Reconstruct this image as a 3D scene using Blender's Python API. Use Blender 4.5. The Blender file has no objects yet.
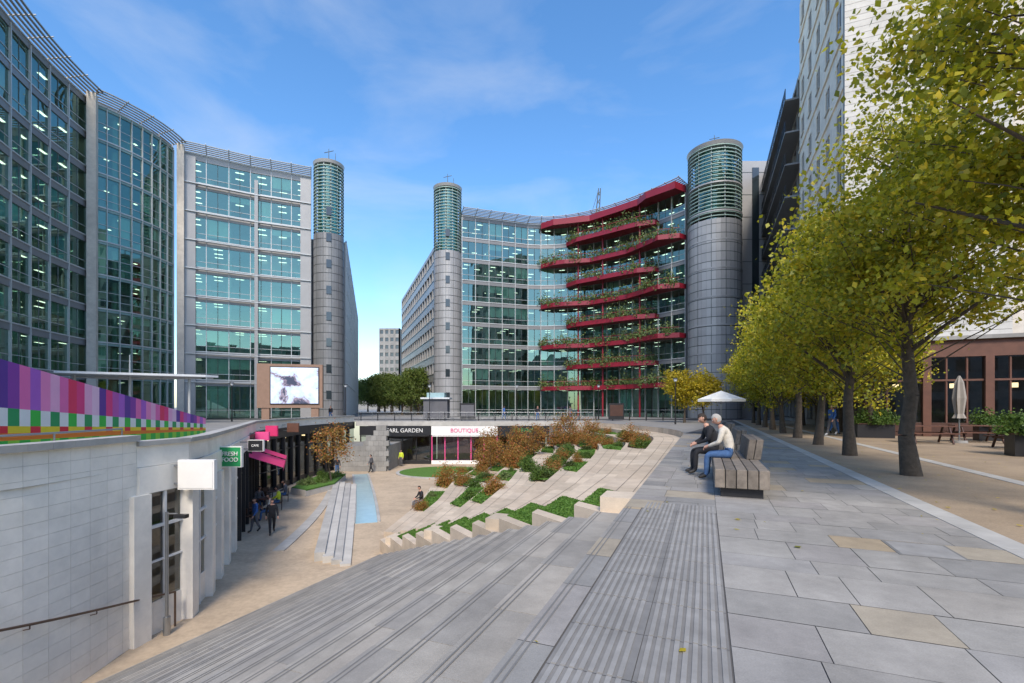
import bpy, math, random
import numpy as np
from mathutils import Vector, Matrix
random.seed(7); rng=np.random.default_rng(7)
SC=bpy.context.scene
# ---------------- frame of the square: s along promenade, t to the right -------------
D=(0.38,0.925); N=(0.925,-0.38)
def ST(s,t,z=None):
    x=D[0]*s+N[0]*t; y=D[1]*s+N[1]*t
    return (x,y) if z is None else (x,y,z)
ANG=math.atan2(D[1],D[0])
# ---------------- materials -----------------
MATS={}
def mat(name,col,rough=.7,var=.12,scale=2.0,metal=0.,bump=0.,island=0.,bscale=None,emit=0,spec=.5,stain=0):
    if name in MATS: return MATS[name]
    m=bpy.data.materials.new(name); m.use_nodes=True; nt=m.node_tree; n=nt.nodes; l=nt.links
    p=n['Principled BSDF']; p.inputs['Roughness'].default_value=rough; p.inputs['Metallic'].default_value=metal
    p.inputs['Specular IOR Level'].default_value=spec
    tc=n.new('ShaderNodeTexCoord'); no=n.new('ShaderNodeTexNoise'); no.inputs['Scale'].default_value=scale; no.inputs['Detail'].default_value=8; no.inputs['Roughness'].default_value=.65
    l.new(tc.outputs['Object'],no.inputs['Vector'])
    mr=n.new('ShaderNodeMapRange'); mr.inputs[1].default_value=.25; mr.inputs[2].default_value=.75; mr.inputs[3].default_value=1-var; mr.inputs[4].default_value=1+var
    l.new(no.outputs['Fac'],mr.inputs[0]); val=mr.outputs[0]
    if island:
        g=n.new('ShaderNodeNewGeometry'); m2=n.new('ShaderNodeMapRange'); m2.inputs[3].default_value=1-island; m2.inputs[4].default_value=1+island
        l.new(g.outputs['Random Per Island'],m2.inputs[0]); mu=n.new('ShaderNodeMath'); mu.operation='MULTIPLY'
        l.new(val,mu.inputs[0]); l.new(m2.outputs[0],mu.inputs[1]); val=mu.outputs[0]
    if stain:
        n3=n.new('ShaderNodeTexNoise'); n3.inputs['Scale'].default_value=.55; n3.inputs['Detail'].default_value=5; n3.inputs['Roughness'].default_value=.7
        l.new(tc.outputs['Object'],n3.inputs['Vector']); m3=n.new('ShaderNodeMapRange'); m3.inputs[1].default_value=.38; m3.inputs[2].default_value=.6; m3.inputs[3].default_value=1-stain; m3.inputs[4].default_value=1.06
        l.new(n3.outputs['Fac'],m3.inputs[0]); mu=n.new('ShaderNodeMath'); mu.operation='MULTIPLY'
        l.new(val,mu.inputs[0]); l.new(m3.outputs[0],mu.inputs[1]); val=mu.outputs[0]
    h=n.new('ShaderNodeHueSaturation'); h.inputs['Color'].default_value=(*col,1); l.new(val,h.inputs['Value']); l.new(h.outputs[0],p.inputs['Base Color'])
    if bump:
        nb=n.new('ShaderNodeTexNoise'); nb.inputs['Scale'].default_value=bscale or scale*12; nb.inputs['Detail'].default_value=4
        l.new(tc.outputs['Object'],nb.inputs['Vector']); b=n.new('ShaderNodeBump'); b.inputs['Strength'].default_value=bump; b.inputs['Distance'].default_value=.02
        l.new(nb.outputs['Fac'],b.inputs['Height']); l.new(b.outputs[0],p.inputs['Normal'])
    if emit:
        p.inputs['Emission Color'].default_value=(*col,1); p.inputs['Emission Strength'].default_value=emit
    MATS[name]=m; return m
def ramp_mat(name,cols,rough=.7,transl=0.,noise=.15,scale=3):
    m=bpy.data.materials.new(name); m.use_nodes=True; nt=m.node_tree; n=nt.nodes; l=nt.links
    p=n['Principled BSDF']; p.inputs['Roughness'].default_value=rough
    g=n.new('ShaderNodeNewGeometry'); r=n.new('ShaderNodeValToRGB'); e=r.color_ramp.elements; r.color_ramp.interpolation='CONSTANT' if transl==0 else 'LINEAR'
    k=len(cols)
    while len(e)<k: e.new(.5)
    for i,c in enumerate(cols):
        if transl==0: c=(c[0]*1.04,c[1]*1.0,c[2]*.93)
        e[i].position=i/k if transl==0 else i/(k-1); e[i].color=(*c,1)
    l.new(g.outputs['Random Per Island'],r.inputs[0])
    tc=n.new('ShaderNodeTexCoord'); no=n.new('ShaderNodeTexNoise'); no.inputs['Scale'].default_value=scale; no.inputs['Detail'].default_value=8; no.inputs['Roughness'].default_value=.7; l.new(tc.outputs['Object'],no.inputs['Vector'])
    mr=n.new('ShaderNodeMapRange'); mr.inputs[1].default_value=.25; mr.inputs[2].default_value=.75; mr.inputs[3].default_value=1-noise; mr.inputs[4].default_value=1+noise; l.new(no.outputs['Fac'],mr.inputs[0])
    val=mr.outputs[0]
    if transl==0:
        n3=n.new('ShaderNodeTexNoise'); n3.inputs['Scale'].default_value=.6; n3.inputs['Detail'].default_value=7; n3.inputs['Roughness'].default_value=.72
        l.new(tc.outputs['Object'],n3.inputs['Vector']); m3=n.new('ShaderNodeMapRange'); m3.inputs[1].default_value=.35; m3.inputs[2].default_value=.62; m3.inputs[3].default_value=.84; m3.inputs[4].default_value=1.07
        l.new(n3.outputs['Fac'],m3.inputs[0]); mu=n.new('ShaderNodeMath'); mu.operation='MULTIPLY'; l.new(val,mu.inputs[0]); l.new(m3.outputs[0],mu.inputs[1]); val=mu.outputs[0]
        vo=n.new('ShaderNodeTexNoise'); vo.inputs['Scale'].default_value=90; vo.inputs['Detail'].default_value=2; l.new(tc.outputs['Object'],vo.inputs['Vector']); m5=n.new('ShaderNodeMapRange'); m5.inputs[1].default_value=.3; m5.inputs[2].default_value=.7; m5.inputs[3].default_value=.92; m5.inputs[4].default_value=1.08
        l.new(vo.outputs['Fac'],m5.inputs[0]); mu2=n.new('ShaderNodeMath'); mu2.operation='MULTIPLY'; l.new(val,mu2.inputs[0]); l.new(m5.outputs[0],mu2.inputs[1]); val=mu2.outputs[0]
    h=n.new('ShaderNodeHueSaturation'); l.new(r.outputs[0],h.inputs['Color']); l.new(val,h.inputs['Value']); l.new(h.outputs[0],p.inputs['Base Color'])
    if transl:
        t=n.new('ShaderNodeBsdfTranslucent'); l.new(h.outputs[0],t.inputs['Color']); mx=n.new('ShaderNodeMixShader'); mx.inputs[0].default_value=transl
        l.new(p.outputs[0],mx.inputs[1]); l.new(t.outputs[0],mx.inputs[2]); l.new(mx.outputs[0],n['Material Output'].inputs['Surface'])
    else:
        b=n.new('ShaderNodeBump'); b.inputs['Strength'].default_value=.15; b.inputs['Distance'].default_value=.01
        n4=n.new('ShaderNodeTexNoise'); n4.inputs['Scale'].default_value=40; l.new(tc.outputs['Object'],n4.inputs['Vector']); l.new(n4.outputs['Fac'],b.inputs['Height']); l.new(b.outputs[0],p.inputs['Normal'])
    MATS[name]=m; return m
def glass_mat(name,tint,refl,base=.3):
    m=bpy.data.materials.new(name); m.use_nodes=True; nt=m.node_tree; n=nt.nodes; l=nt.links
    n.remove(n['Principled BSDF'])
    t=n.new('ShaderNodeBsdfTransparent'); t.inputs[0].default_value=(*tint,1)
    g=n.new('ShaderNodeBsdfGlossy'); g.inputs[0].default_value=(*refl,1); g.inputs['Roughness'].default_value=.015
    lw=n.new('ShaderNodeLayerWeight'); lw.inputs[0].default_value=.35
    mr=n.new('ShaderNodeMapRange'); mr.inputs[3].default_value=base; mr.inputs[4].default_value=.92; l.new(lw.outputs['Fresnel'],mr.inputs[0])
    mx=n.new('ShaderNodeMixShader'); l.new(mr.outputs[0],mx.inputs[0]); l.new(t.outputs[0],mx.inputs[1]); l.new(g.outputs[0],mx.inputs[2]); l.new(mx.outputs[0],n['Material Output'].inputs['Surface'])
    MATS[name]=m; return m
glass_mat('glass_teal',(.46,.70,.62),(.52,.80,.72),.23)
glass_mat('glass_green',(.46,.74,.63),(.52,.84,.72),.22)
glass_mat('glass_blue',(.42,.58,.66),(.60,.84,.92),.3)
glass_mat('glass_shop',(.6,.65,.65),(.8,.85,.88),.10)
M=mat
M('slab_floor',(.48,.46,.41)); M('interior_wall',(.36,.36,.31),var=.7,scale=.5); M('blind',(.68,.67,.60),var=.05)
M('ceiling_lamp',(1,.95,.80),emit=3.2)
M('mullion_light',(.50,.51,.50),.35,metal=.2,var=.05); M('mullion_dark',(.08,.095,.095),.4,metal=.2,var=.1)
M('spandrel',(.20,.30,.28),.25,var=.15,scale=.3,island=.12); M('metal_panel',(.33,.325,.32),.42,metal=.15,var=.08,scale=.5,island=.08)
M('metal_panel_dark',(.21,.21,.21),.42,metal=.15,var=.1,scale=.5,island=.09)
M('louvre',(.27,.37,.32),.45,var=.05); M('roof_louvre',(.34,.35,.34),.45,var=.05); M('cap_white',(.6,.62,.63),.4); M('roof',(.22,.22,.22))
M('stone_pale',(.58,.52,.44),.8,island=.05,bump=.1,stain=.1); M('stone_white',(.50,.475,.43),.75,var=.06,island=.05,bump=.08,stain=.12); M('wall_tile',(.86,.80,.70),.6,var=.06,island=.03,bump=.06,stain=.10)
M('stone_grey',(.27,.26,.24),.8,island=.12,bump=.2,stain=.15); M('coping',(.43,.41,.375),.7,stain=.18)
M('win_dark',(.03,.04,.045),.08,var=.3,scale=.4,spec=.9)
M('red_paint',(.22,.010,.024),.45,var=.15,scale=.5); M('black_metal',(.02,.02,.022),.4); M('steel',(.35,.36,.37),.3,metal=.8)
M('white_paint',(.76,.74,.70),.5,var=.05); M('ground_grey',(.25,.24,.225),.85,bump=.15,stain=.15); M('asphalt',(.055,.055,.057),.9,bump=.2)
M('joint',(.10,.095,.09),.9); M('tile_joint',(.36,.34,.30),.9); M('gravel',(.33,.245,.16),.9,var=.25,scale=30,bump=.35,bscale=160,stain=.2)
M('lower_paving',(.48,.37,.255),.85,var=.16,scale=6,bump=.15,stain=.16); M('grass',(.075,.17,.018),.95,var=.4,scale=9,bump=.8,bscale=70)
M('rill',(.32,.46,.48),.2,var=.1); M('soil',(.06,.045,.028),.95,bump=.5)
M('timber_grey',(.18,.15,.12),.8,var=.45,scale=7,bump=.25,island=.25); M('wood_brown',(.12,.05,.03),.6,var=.25)
M('wood_dark',(.065,.028,.018),.5,var=.3); M('bark',(.085,.065,.046),.95,var=.4,scale=8,bump=1,bscale=25)
M('tactile',(.285,.272,.252),.8,var=.18,scale=4,bump=.1,island=.06,stain=.16); M('tactile_base',(.205,.196,.183),.85,var=.18,scale=4,stain=.16); M('nosing',(.17,.165,.155),.8)
M('awning_pink',(.62,.03,.14),.8); M('sign_green',(.02,.28,.09),.5); M('pink',(.7,.08,.25),.5); M('canvas_white',(.75,.73,.68),.85)
M('canvas_grey',(.30,.27,.23),.85); M('handrail',(.13,.085,.06),.4,metal=.5); M('led_frame',(.26,.16,.11),.6)
M('skin',(.55,.30,.21),.55,var=.05); M('skin_dark',(.16,.08,.05),.55); M('hair_grey',(.38,.36,.33),.9); M('hair_dark',(.03,.02,.015),.8)
M('shirt_cream',(.58,.53,.45),.9,var=.18,scale=10,bump=.9,bscale=12); M('denim',(.05,.11,.24),.9,var=.25,scale=15,bump=.7,bscale=12); M('cloth_black',(.018,.018,.022),.9); M('cloth_blue',(.04,.12,.35),.9)
M('cloth_grey',(.12,.12,.13),.9); M('hi_vis',(.65,.75,.05),.8); M('shoe',(.03,.025,.02),.6); M('shoe_white',(.6,.6,.6),.6); M('eye_white',(.8,.8,.8),.3); M('lips',(.4,.14,.12),.6)
M('warm_lamp',(1,.75,.4),emit=3); M('shop_interior',(.15,.115,.09),var=.5,scale=1.5); M('shop_interior_pink',(.45,.18,.25),var=.4,scale=1.5)
ramp_mat('plaza_slab',[(.262,.254,.243),(.30,.29,.275),(.24,.236,.23),(.325,.312,.295),(.278,.268,.255),(.295,.287,.28),(.25,.246,.242),(.37,.30,.21),(.32,.303,.28),(.283,.27,.262),(.34,.30,.24),(.287,.276,.262),(.268,.262,.255)],.72,0,.22,2.5)
ramp_mat('step_slab',[(.285,.272,.252),(.32,.305,.28),(.265,.256,.243),(.30,.288,.268),(.34,.32,.292)],.8,0,.19,2)
ramp_mat('terrace_slab',[(.50,.42,.335),(.54,.46,.375),(.47,.40,.32),(.56,.48,.39)],.8,0,.14,2)
LIME=[(.13,.16,.010),(.30,.31,.014),(.48,.45,.018),(.36,.36,.018),(.66,.50,.03),(.18,.22,.012)]
ramp_mat('leaf_lime',LIME,.5,.42)
ramp_mat('leaf_lime_far',LIME,.5,.38)
ramp_mat('leaf_yellow',[(.36,.28,.02),(.58,.44,.03),(.48,.38,.02),(.26,.26,.02)],.5,.45)
ramp_mat('leaf_green',[(.04,.09,.012),(.08,.15,.02),(.13,.20,.03),(.05,.11,.015)],.6,.3)
ramp_mat('leaf_distant',[(.07,.12,.02),(.12,.18,.03),(.18,.21,.04)],.6,.35)
ramp_mat('leaf_dark',[(.03,.06,.01),(.055,.09,.015),(.10,.12,.02)],.6,.3)
ramp_mat('leaf_autumn',[(.16,.10,.02),(.38,.19,.04),(.26,.20,.03),(.44,.12,.04),(.20,.17,.03)],.6,.3)
ramp_mat('leaf_pale',[(.12,.18,.05),(.20,.26,.08),(.08,.13,.03)],.6,.3)
ramp_mat('grass_blade',[(.06,.15,.02),(.10,.22,.03),(.14,.26,.04),(.08,.18,.02)],.7,.3)
# ---------------- mesh builder --------------
class MB:
    def __init__(s): s.v=[];s.f=[];s.m=[];s.sm=[]
    def add(s,vs,fs,m,smooth=False):
        o=len(s.v); s.v.extend(vs)
        for f in fs: s.f.append(tuple(i+o for i in f)); s.m.append(m); s.sm.append(smooth)
    def quad(s,a,b,c,d,m): s.add([a,b,c,d],[(0,1,2,3)],m)
    def prism(s,pts,z0,z1,m,bottom=True):
        n=len(pts); 
        ar=sum(pts[i][0]*pts[(i+1)%n][1]-pts[(i+1)%n][0]*pts[i][1] for i in range(n))
        if ar<0: pts=pts[::-1]
        vs=[(p[0],p[1],z0) for p in pts]+[(p[0],p[1],z1) for p in pts]
        fs=[tuple(range(n,2*n))]+[(i,(i+1)%n,(i+1)%n+n,i+n) for i in range(n)]
        if bottom: fs.append(tuple(range(n-1,-1,-1)))
        s.add(vs,fs,m)
    def box(s,c,sz,m,rz=0.):
        ca,sa=math.cos(rz),math.sin(rz); hx,hy=sz[0]/2,sz[1]/2
        pts=[(c[0]+x*ca-y*sa,c[1]+x*sa+y*ca) for x,y in((-hx,-hy),(hx,-hy),(hx,hy),(-hx,hy))]
        s.prism(pts,c[2]-sz[2]/2,c[2]+sz[2]/2,m)
    def seg(s,p,q,th,z0,z1,m,off=0.,toward=None):
        dx,dy=q[0]-p[0],q[1]-p[1]; L=math.hypot(dx,dy) or 1e-6; nx,ny=-dy/L,dx/L
        if toward is not None:
            if (toward[0]-p[0])*nx+(toward[1]-p[1])*ny<0: nx,ny=-nx,-ny
        a=off-th/2;b=off+th/2
        s.prism([(p[0]+nx*a,p[1]+ny*a),(q[0]+nx*a,q[1]+ny*a),(q[0]+nx*b,q[1]+ny*b),(p[0]+nx*b,p[1]+ny*b)],z0,z1,m)
    def tube(s,p,q,r0,r1,m,n=8,caps=True):
        p=Vector(p);q=Vector(q);d=(q-p)
        if d.length<1e-6: return
        d.normalize(); u=d.orthogonal().normalized(); w=d.cross(u)
        vs=[]
        for c,r in((p,r0),(q,r1)):
            for i in range(n):
                a=2*math.pi*i/n; vs.append(tuple(c+u*(r*math.cos(a))+w*(r*math.sin(a))))
        fs=[(i,(i+1)%n,(i+1)%n+n,i+n) for i in range(n)]
        s.add(vs,fs,m,True)
        if caps: s.add(vs,[tuple(range(n-1,-1,-1)),tuple(range(n,2*n))],m)
    def chain(s,pts,rs,m,n=8):
        for i in range(len(pts)-1): s.tube(pts[i],pts[i+1],rs[i],rs[i+1],m,n)
    def ell(s,c,r,m,nu=16,nv=10,fn=None,mt=None,keep=None):
        vs=[];idx={}
        for j in range(nv+1):
            ph=math.pi*j/nv
            for i in range(nu):
                th=2*math.pi*i/nu; u=(math.sin(ph)*math.cos(th),math.sin(ph)*math.sin(th),math.cos(ph))
                w=fn(u) if fn else u
                p=Vector((w[0]*r[0],w[1]*r[1],w[2]*r[2]))
                if mt is not None: p=mt@p
                vs.append((p[0]+c[0],p[1]+c[1],p[2]+c[2])); idx[(j,i)]=u
        fs=[]
        for j in range(nv):
            for i in range(nu):
                if keep and not keep(idx[(j,i)]): continue
                fs.append((j*nu+i,(j+1)*nu+i,(j+1)*nu+(i+1)%nu,j*nu+(i+1)%nu))
        s.add(vs,fs,m,True)
    def build(s,name,parent=None,loc=None,rz=None):
        me=bpy.data.meshes.new(name); me.from_pydata([tuple(map(float,v)) for v in s.v],[],s.f)
        keys=[]; 
        for k in s.m:
            if k not in keys: keys.append(k)
        for k in keys: me.materials.append(MATS[k])
        ki={k:i for i,k in enumerate(keys)}
        me.polygons.foreach_set('material_index',[ki[k] for k in s.m]); me.polygons.foreach_set('use_smooth',s.sm); me.update()
        o=bpy.data.objects.new(name,me); SC.collection.objects.link(o)
        if parent: o.parent=parent
        if loc: o.location=loc
        if rz: o.rotation_euler[2]=rz
        return o
def empty(name,loc=(0,0,0)):
    o=bpy.data.objects.new(name,None); SC.collection.objects.link(o); o.location=loc; return o
def bez(a,c,b,n=40):
    return [((1-t)**2*a[0]+2*t*(1-t)*c[0]+t*t*b[0],(1-t)**2*a[1]+2*t*(1-t)*c[1]+t*t*b[1]) for t in np.linspace(0,1,n)]
def resample(path,step):
    P=np.array(path); L=np.r_[0,np.cumsum(np.hypot(*np.diff(P,axis=0).T))]; n=max(1,round(L[-1]/step)); q=np.linspace(0,L[-1],n+1)
    return list(zip(np.interp(q,L,P[:,0]),np.interp(q,L,P[:,1])))
def offset(path,d,toward):
    out=[];n=len(path)
    for i in range(n):
        a=path[max(0,i-1)];b=path[min(n-1,i+1)]; dx,dy=b[0]-a[0],b[1]-a[1];L=math.hypot(dx,dy);nx,ny=-dy/L,dx/L
        if (toward[0]-path[i][0])*nx+(toward[1]-path[i][1])*ny<0:nx,ny=-nx,-ny
        out.append((path[i][0]+nx*d,path[i][1]+ny*d))
    return out
def text(body,loc,size,m,rz=0,parent=None,name='lettering'):
    c=bpy.data.curves.new(name,'FONT'); c.body=body; c.size=size; c.extrude=.02; c.align_x='CENTER'; c.align_y='CENTER'
    o=bpy.data.objects.new(name,c); SC.collection.objects.link(o); o.location=loc; o.rotation_euler=(math.pi/2,0,rz); c.materials.append(MATS[m])
    if parent:o.parent=parent
    return o
CEN=(0,35)
# ---------------- curtain wall buildings --------------
def curtain(name,path,levels,pane,glass,mull='mullion_light',toward=CEN,depth=7,spand=(.45,.3),mw=.07,roofz=None,louv=True,mid=(.95,),fin=4,blinds=.18,parent=None,spm='spandrel',lampp=.35,half=False):
    E=parent or empty(name); P=resample(path,pane); n=len(P)
    G=MB();F=MB();I=MB(); back=offset(P,-depth,toward)
    for k in range(len(levels)-1):
        z0,z1=levels[k],levels[k+1]
        for i in range(n-1):
            p,q=P[i],P[i+1]; j=lambda:random.uniform(-.012,.012)
            G.quad((p[0]+j(),p[1]+j(),z0),(q[0]+j(),q[1]+j(),z0),(q[0]+j(),q[1]+j(),z1),(p[0]+j(),p[1]+j(),z1),glass)
            F.seg(p,q,.10,z1-spand[0],z1+spand[1],spm,.05,toward)
            F.seg(p,q,.16,z1+spand[1]-.06,z1+spand[1]+.06,mull,.10,toward)
            for h in mid: F.seg(p,q,.05,z0+spand[1]+h-.025,z0+spand[1]+h+.025,mull,.03,toward)
            if half: F.seg(((p[0]+q[0])/2-.02,(p[1]+q[1])/2-.02),((p[0]+q[0])/2+.02,(p[1]+q[1])/2+.02),.08,z0+spand[1],z1-spand[0],'mullion_dark',.02,toward)
            if random.random()<blinds:
                hh=random.uniform(.25,.95)*(z1-z0-spand[0]-spand[1]); a=offset([p,q],-.25,toward)
                I.quad((*a[0],z1-spand[0]-hh),(*a[1],z1-spand[0]-hh),(*a[1],z1-spand[0]),(*a[0],z1-spand[0]),'blind')
            bp,bq=back[i],back[i+1]
            I.quad((*p,z1-.35),(*q,z1-.35),(*bq,z1-.35),(*bp,z1-.35),'slab_floor')
            I.quad((*p,z0+.02),(*q,z0+.02),(*bq,z0+.02),(*bp,z0+.02),'roof')
            I.quad((*bp,z0),(*bq,z0),(*bq,z1),(*bp,z1),'interior_wall')
            if i%2==0 or pane>2:
                for d in(1.2,3.4,5.4):
                    if random.random()<lampp:
                        a=offset([p,q],-d,toward);b=offset([p,q],-d-.3,toward); mx=lambda u,v:(u[0]*.7+v[0]*.3,u[1]*.7+v[1]*.3)
                        a=[mx(a[0],a[1]),mx(a[1],a[0])]; b=[mx(b[0],b[1]),mx(b[1],b[0])]
                        I.quad((*a[0],z1-.37),(*a[1],z1-.37),(*b[1],z1-.37),(*b[0],z1-.37),'ceiling_lamp')
            if i%5==2:
                a=offset([p,q],-.9,toward)[0]; I.tube((a[0],a[1],z0),(a[0],a[1],z1-.35),.28,.28,'slab_floor',8,False)
            if random.random()<.4:
                a=offset([p,q],-random.uniform(1,3),toward)[0]; I.box((a[0],a[1],z0+.75),(random.uniform(.8,1.6),.8,random.uniform(.7,1.6)),random.choice(['blind','wood_dark','slab_floor','wood_brown']))
    for i,p in enumerate(P):
        q=P[min(i+1,n-1)] if i<n-1 else P[i-1]
        dx,dy=q[0]-p[0],q[1]-p[1];L=math.hypot(dx,dy);dx/=L;dy/=L
        w=mw*(2.2 if i%fin==0 else 1)
        F.seg((p[0]-dx*w/2,p[1]-dy*w/2),(p[0]+dx*w/2,p[1]+dy*w/2),.22,levels[0],levels[-1],mull,.10,toward)
    zt=levels[-1]; rb=offset(P,-16,toward)
    for i in range(n-1):
        I.quad((*P[i],zt+.1),(*P[i+1],zt+.1),(*rb[i+1],zt+.1),(*rb[i],zt+.1),'roof')
        I.quad((*rb[i],0),(*rb[i+1],0),(*rb[i+1],zt+.1),(*rb[i],zt+.1),'metal_panel')
    for a,b in((P[0],rb[0]),(P[-1],rb[-1])):
        I.quad((*a,0),(*b,0),(*b,zt+.1),(*a,zt+.1),'metal_panel')
    if louv:
        st=offset(P,-1.2,toward)
        for i in range(n-1): F.seg(st[i],st[i+1],.1,zt,zt+1.0,'metal_panel_dark',0,toward)
        for k in range(8):
            o=offset(P,-.9+.36*k,toward); z=zt+.35+.10*k
            for i in range(n-1): F.seg(o[i],o[i+1],.20,z,z+.09,'roof_louvre',0,toward)
        a=offset(P,-1.1,toward);b=offset(P,1.9,toward); stp=max(1,round(3/pane))
        for i in range(0,n,stp): F.tube((*a[i],zt+.3),(*b[i],zt+1.2),.07,.06,'mullion_light',5); F.tube((*P[i],zt),(*P[i],zt+.6),.05,.05,'mullion_light',5)
    G.build('glazing',E);F.build('mullions_and_spandrels',E);I.build('interior_floors',E)
    return E,P
def lev(z0,first,fh,n): return [z0,z0+first]+[z0+first+fh*(i+1) for i in range(n)]
L8=lev(0,5.0,3.84,8)
B1=bez((-37,27),(-45.6,40),(-47.4,52.3)); B2=bez((-47.2,52.9),(-44.4,57),(-45.0,62.3)); B3=[(-44.4,63.4),(-37.2,67.6),(-30.2,70.6)]
curtain('curved_glass_office_building',B1,L8,2.9,'glass_teal','mullion_light',blinds=.15,fin=100,spm='metal_panel_dark',spand=(.42,.28),mw=.09,mid=(1.0,),half=True,lampp=.6)
curtain('curved_glass_office_building',B2,L8,1.3,'glass_green','mullion_light',mid=(.95,1.9),blinds=.15,fin=100,spand=(.2,.15),mw=.05)
E3,_=curtain('glass_office_building',B3,L8,2.9,'glass_green','mullion_light',mid=(.8,),blinds=.22,fin=100,spm='metal_panel',spand=(.5,.35),mw=.09,half=True,lampp=.6)
w=MB()
for p in((-47.3,52.6),(-44.7,62.9)): w.box((p[0]+.5,p[1]-.2,18.3),(.8,.9,36.4),'stone_pale',.5)
P=resample(B3,1.45); m3=len(P)//2
for i in(0,len(P)-2): w.seg(P[i],P[i+1],.5,0,35.5,'metal_panel',.35,CEN)
w.box((P[m3][0]+.2,P[m3][1]-.4,17),(.45,.6,34),'metal_panel',.5)
pp=offset(P,.55,CEN)
for k in range(1,9):
    z=L8[k]
    for i in range(len(P)-1): w.seg(pp[i],pp[i+1],.5,z-.05,z+.06,'mullion_light',0,CEN)
w.build('stone_piers',E3)
curtain('blue_glass_office_building',[(-26.6,75),(-46,140)],lev(0,5,3.8,6),2.5,'glass_blue','mullion_light',toward=(0,110),louv=False,blinds=.2,depth=5)
# ---------------- towers ----------------
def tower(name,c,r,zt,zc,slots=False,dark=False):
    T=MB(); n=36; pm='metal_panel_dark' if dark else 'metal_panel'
    z=0;ph=1.25
    while z<zc:
        for i in range(n):
            a0=2*math.pi*i/n;a1=2*math.pi*(i+1)/n; g=.004 if i%3 else .02
            a0+=g
            T.quad((c[0]+r*math.cos(a0),c[1]+r*math.sin(a0),z+.05),(c[0]+r*math.cos(a1),c[1]+r*math.sin(a1),z+.05),(c[0]+r*math.cos(a1),c[1]+r*math.sin(a1),min(z+ph,zc)-.03),(c[0]+r*math.cos(a0),c[1]+r*math.sin(a0),min(z+ph,zc)-.03),pm)
        z+=ph
    T.tube((*c,0),(*c,zc),r-.06,r-.06,'mullion_dark',n)
    if r>3:
        for k in range(1,9): T.tube((*c,L8[k]-.09),(*c,L8[k]+.09),r+.05,r+.05,'metal_panel',n)
    T.tube((*c,zc),(*c,zt-1),r*.72,r*.72,'glass_green',24); T.tube((*c,zc),(*c,zt-1),r*.35,r*.35,'interior_wall',16)
    z=zc+.3
    while z<zt-.8:
        T.tube((*c,z),(*c,z+.12),r,r,'louvre',n,False); T.tube((*c,z),(*c,z+.12),r-.18,r-.18,'louvre',n,False); 
        vs=[];
        for i in range(n):
            a=2*math.pi*i/n; vs+= [(c[0]+r*math.cos(a),c[1]+r*math.sin(a),z+.12),(c[0]+(r-.18)*math.cos(a),c[1]+(r-.18)*math.sin(a),z+.12)]
        T.add(vs,[(2*i,(2*i+2)%(2*n),(2*i+3)%(2*n),2*i+1) for i in range(n)],'louvre')
        z+=.5
    for i in range(12):
        a=2*math.pi*i/12; x,y=c[0]+(r-.25)*math.cos(a),c[1]+(r-.25)*math.sin(a); T.tube((x,y,zc),(x,y,zt-.6),.07,.07,'mullion_light',5)
    T.tube((*c,zt-.8),(*c,zt-.35),r*.98,r*1.04,'metal_panel',n); T.tube((*c,zt-.35),(*c,zt),r*1.04,r*.5,'metal_panel',n)
    T.tube((c[0],c[1],zt),(c[0],c[1],zt+2.2),.07,.04,'mullion_dark',6); T.tube((c[0]-.7,c[1],zt+1.6),(c[0]+.7,c[1],zt+1.9),.05,.05,'mullion_dark',6); T.tube((c[0]+1,c[1],zt),(c[0]+1,c[1],zt+1.5),.05,.03,'mullion_dark',6)
    if slots:
        d=Vector((-c[0],-c[1],0)).normalized()
        for k in range(8):
            z=L8[k+1]-2.4; T.box((c[0]+d.x*(r-.05),c[1]+d.y*(r-.05),z+.8),(.7,.3,1.2),'win_dark',math.atan2(d.y,d.x)+math.pi/2)
    return T.build(name)
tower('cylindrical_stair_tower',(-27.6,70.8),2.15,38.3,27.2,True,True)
tower('cylindrical_stair_tower',(-10.9,79.6),2.35,38.9,27.5,True)
tower('cylindrical_stair_tower',(28.6,66.4),3.55,37.8,27.0,False)
tb=MB(); tb.box((36.0,74,19),(4.6,9,38),'metal_panel',0)
for k in range(1,12): tb.box((36.0,74,k*3.3),(4.66,9.06,.08),'mullion_dark',0)
tb.box((36,69.48,19),(1.0,.1,36),'win_dark'); tb.build('metal_clad_office_block')
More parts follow.
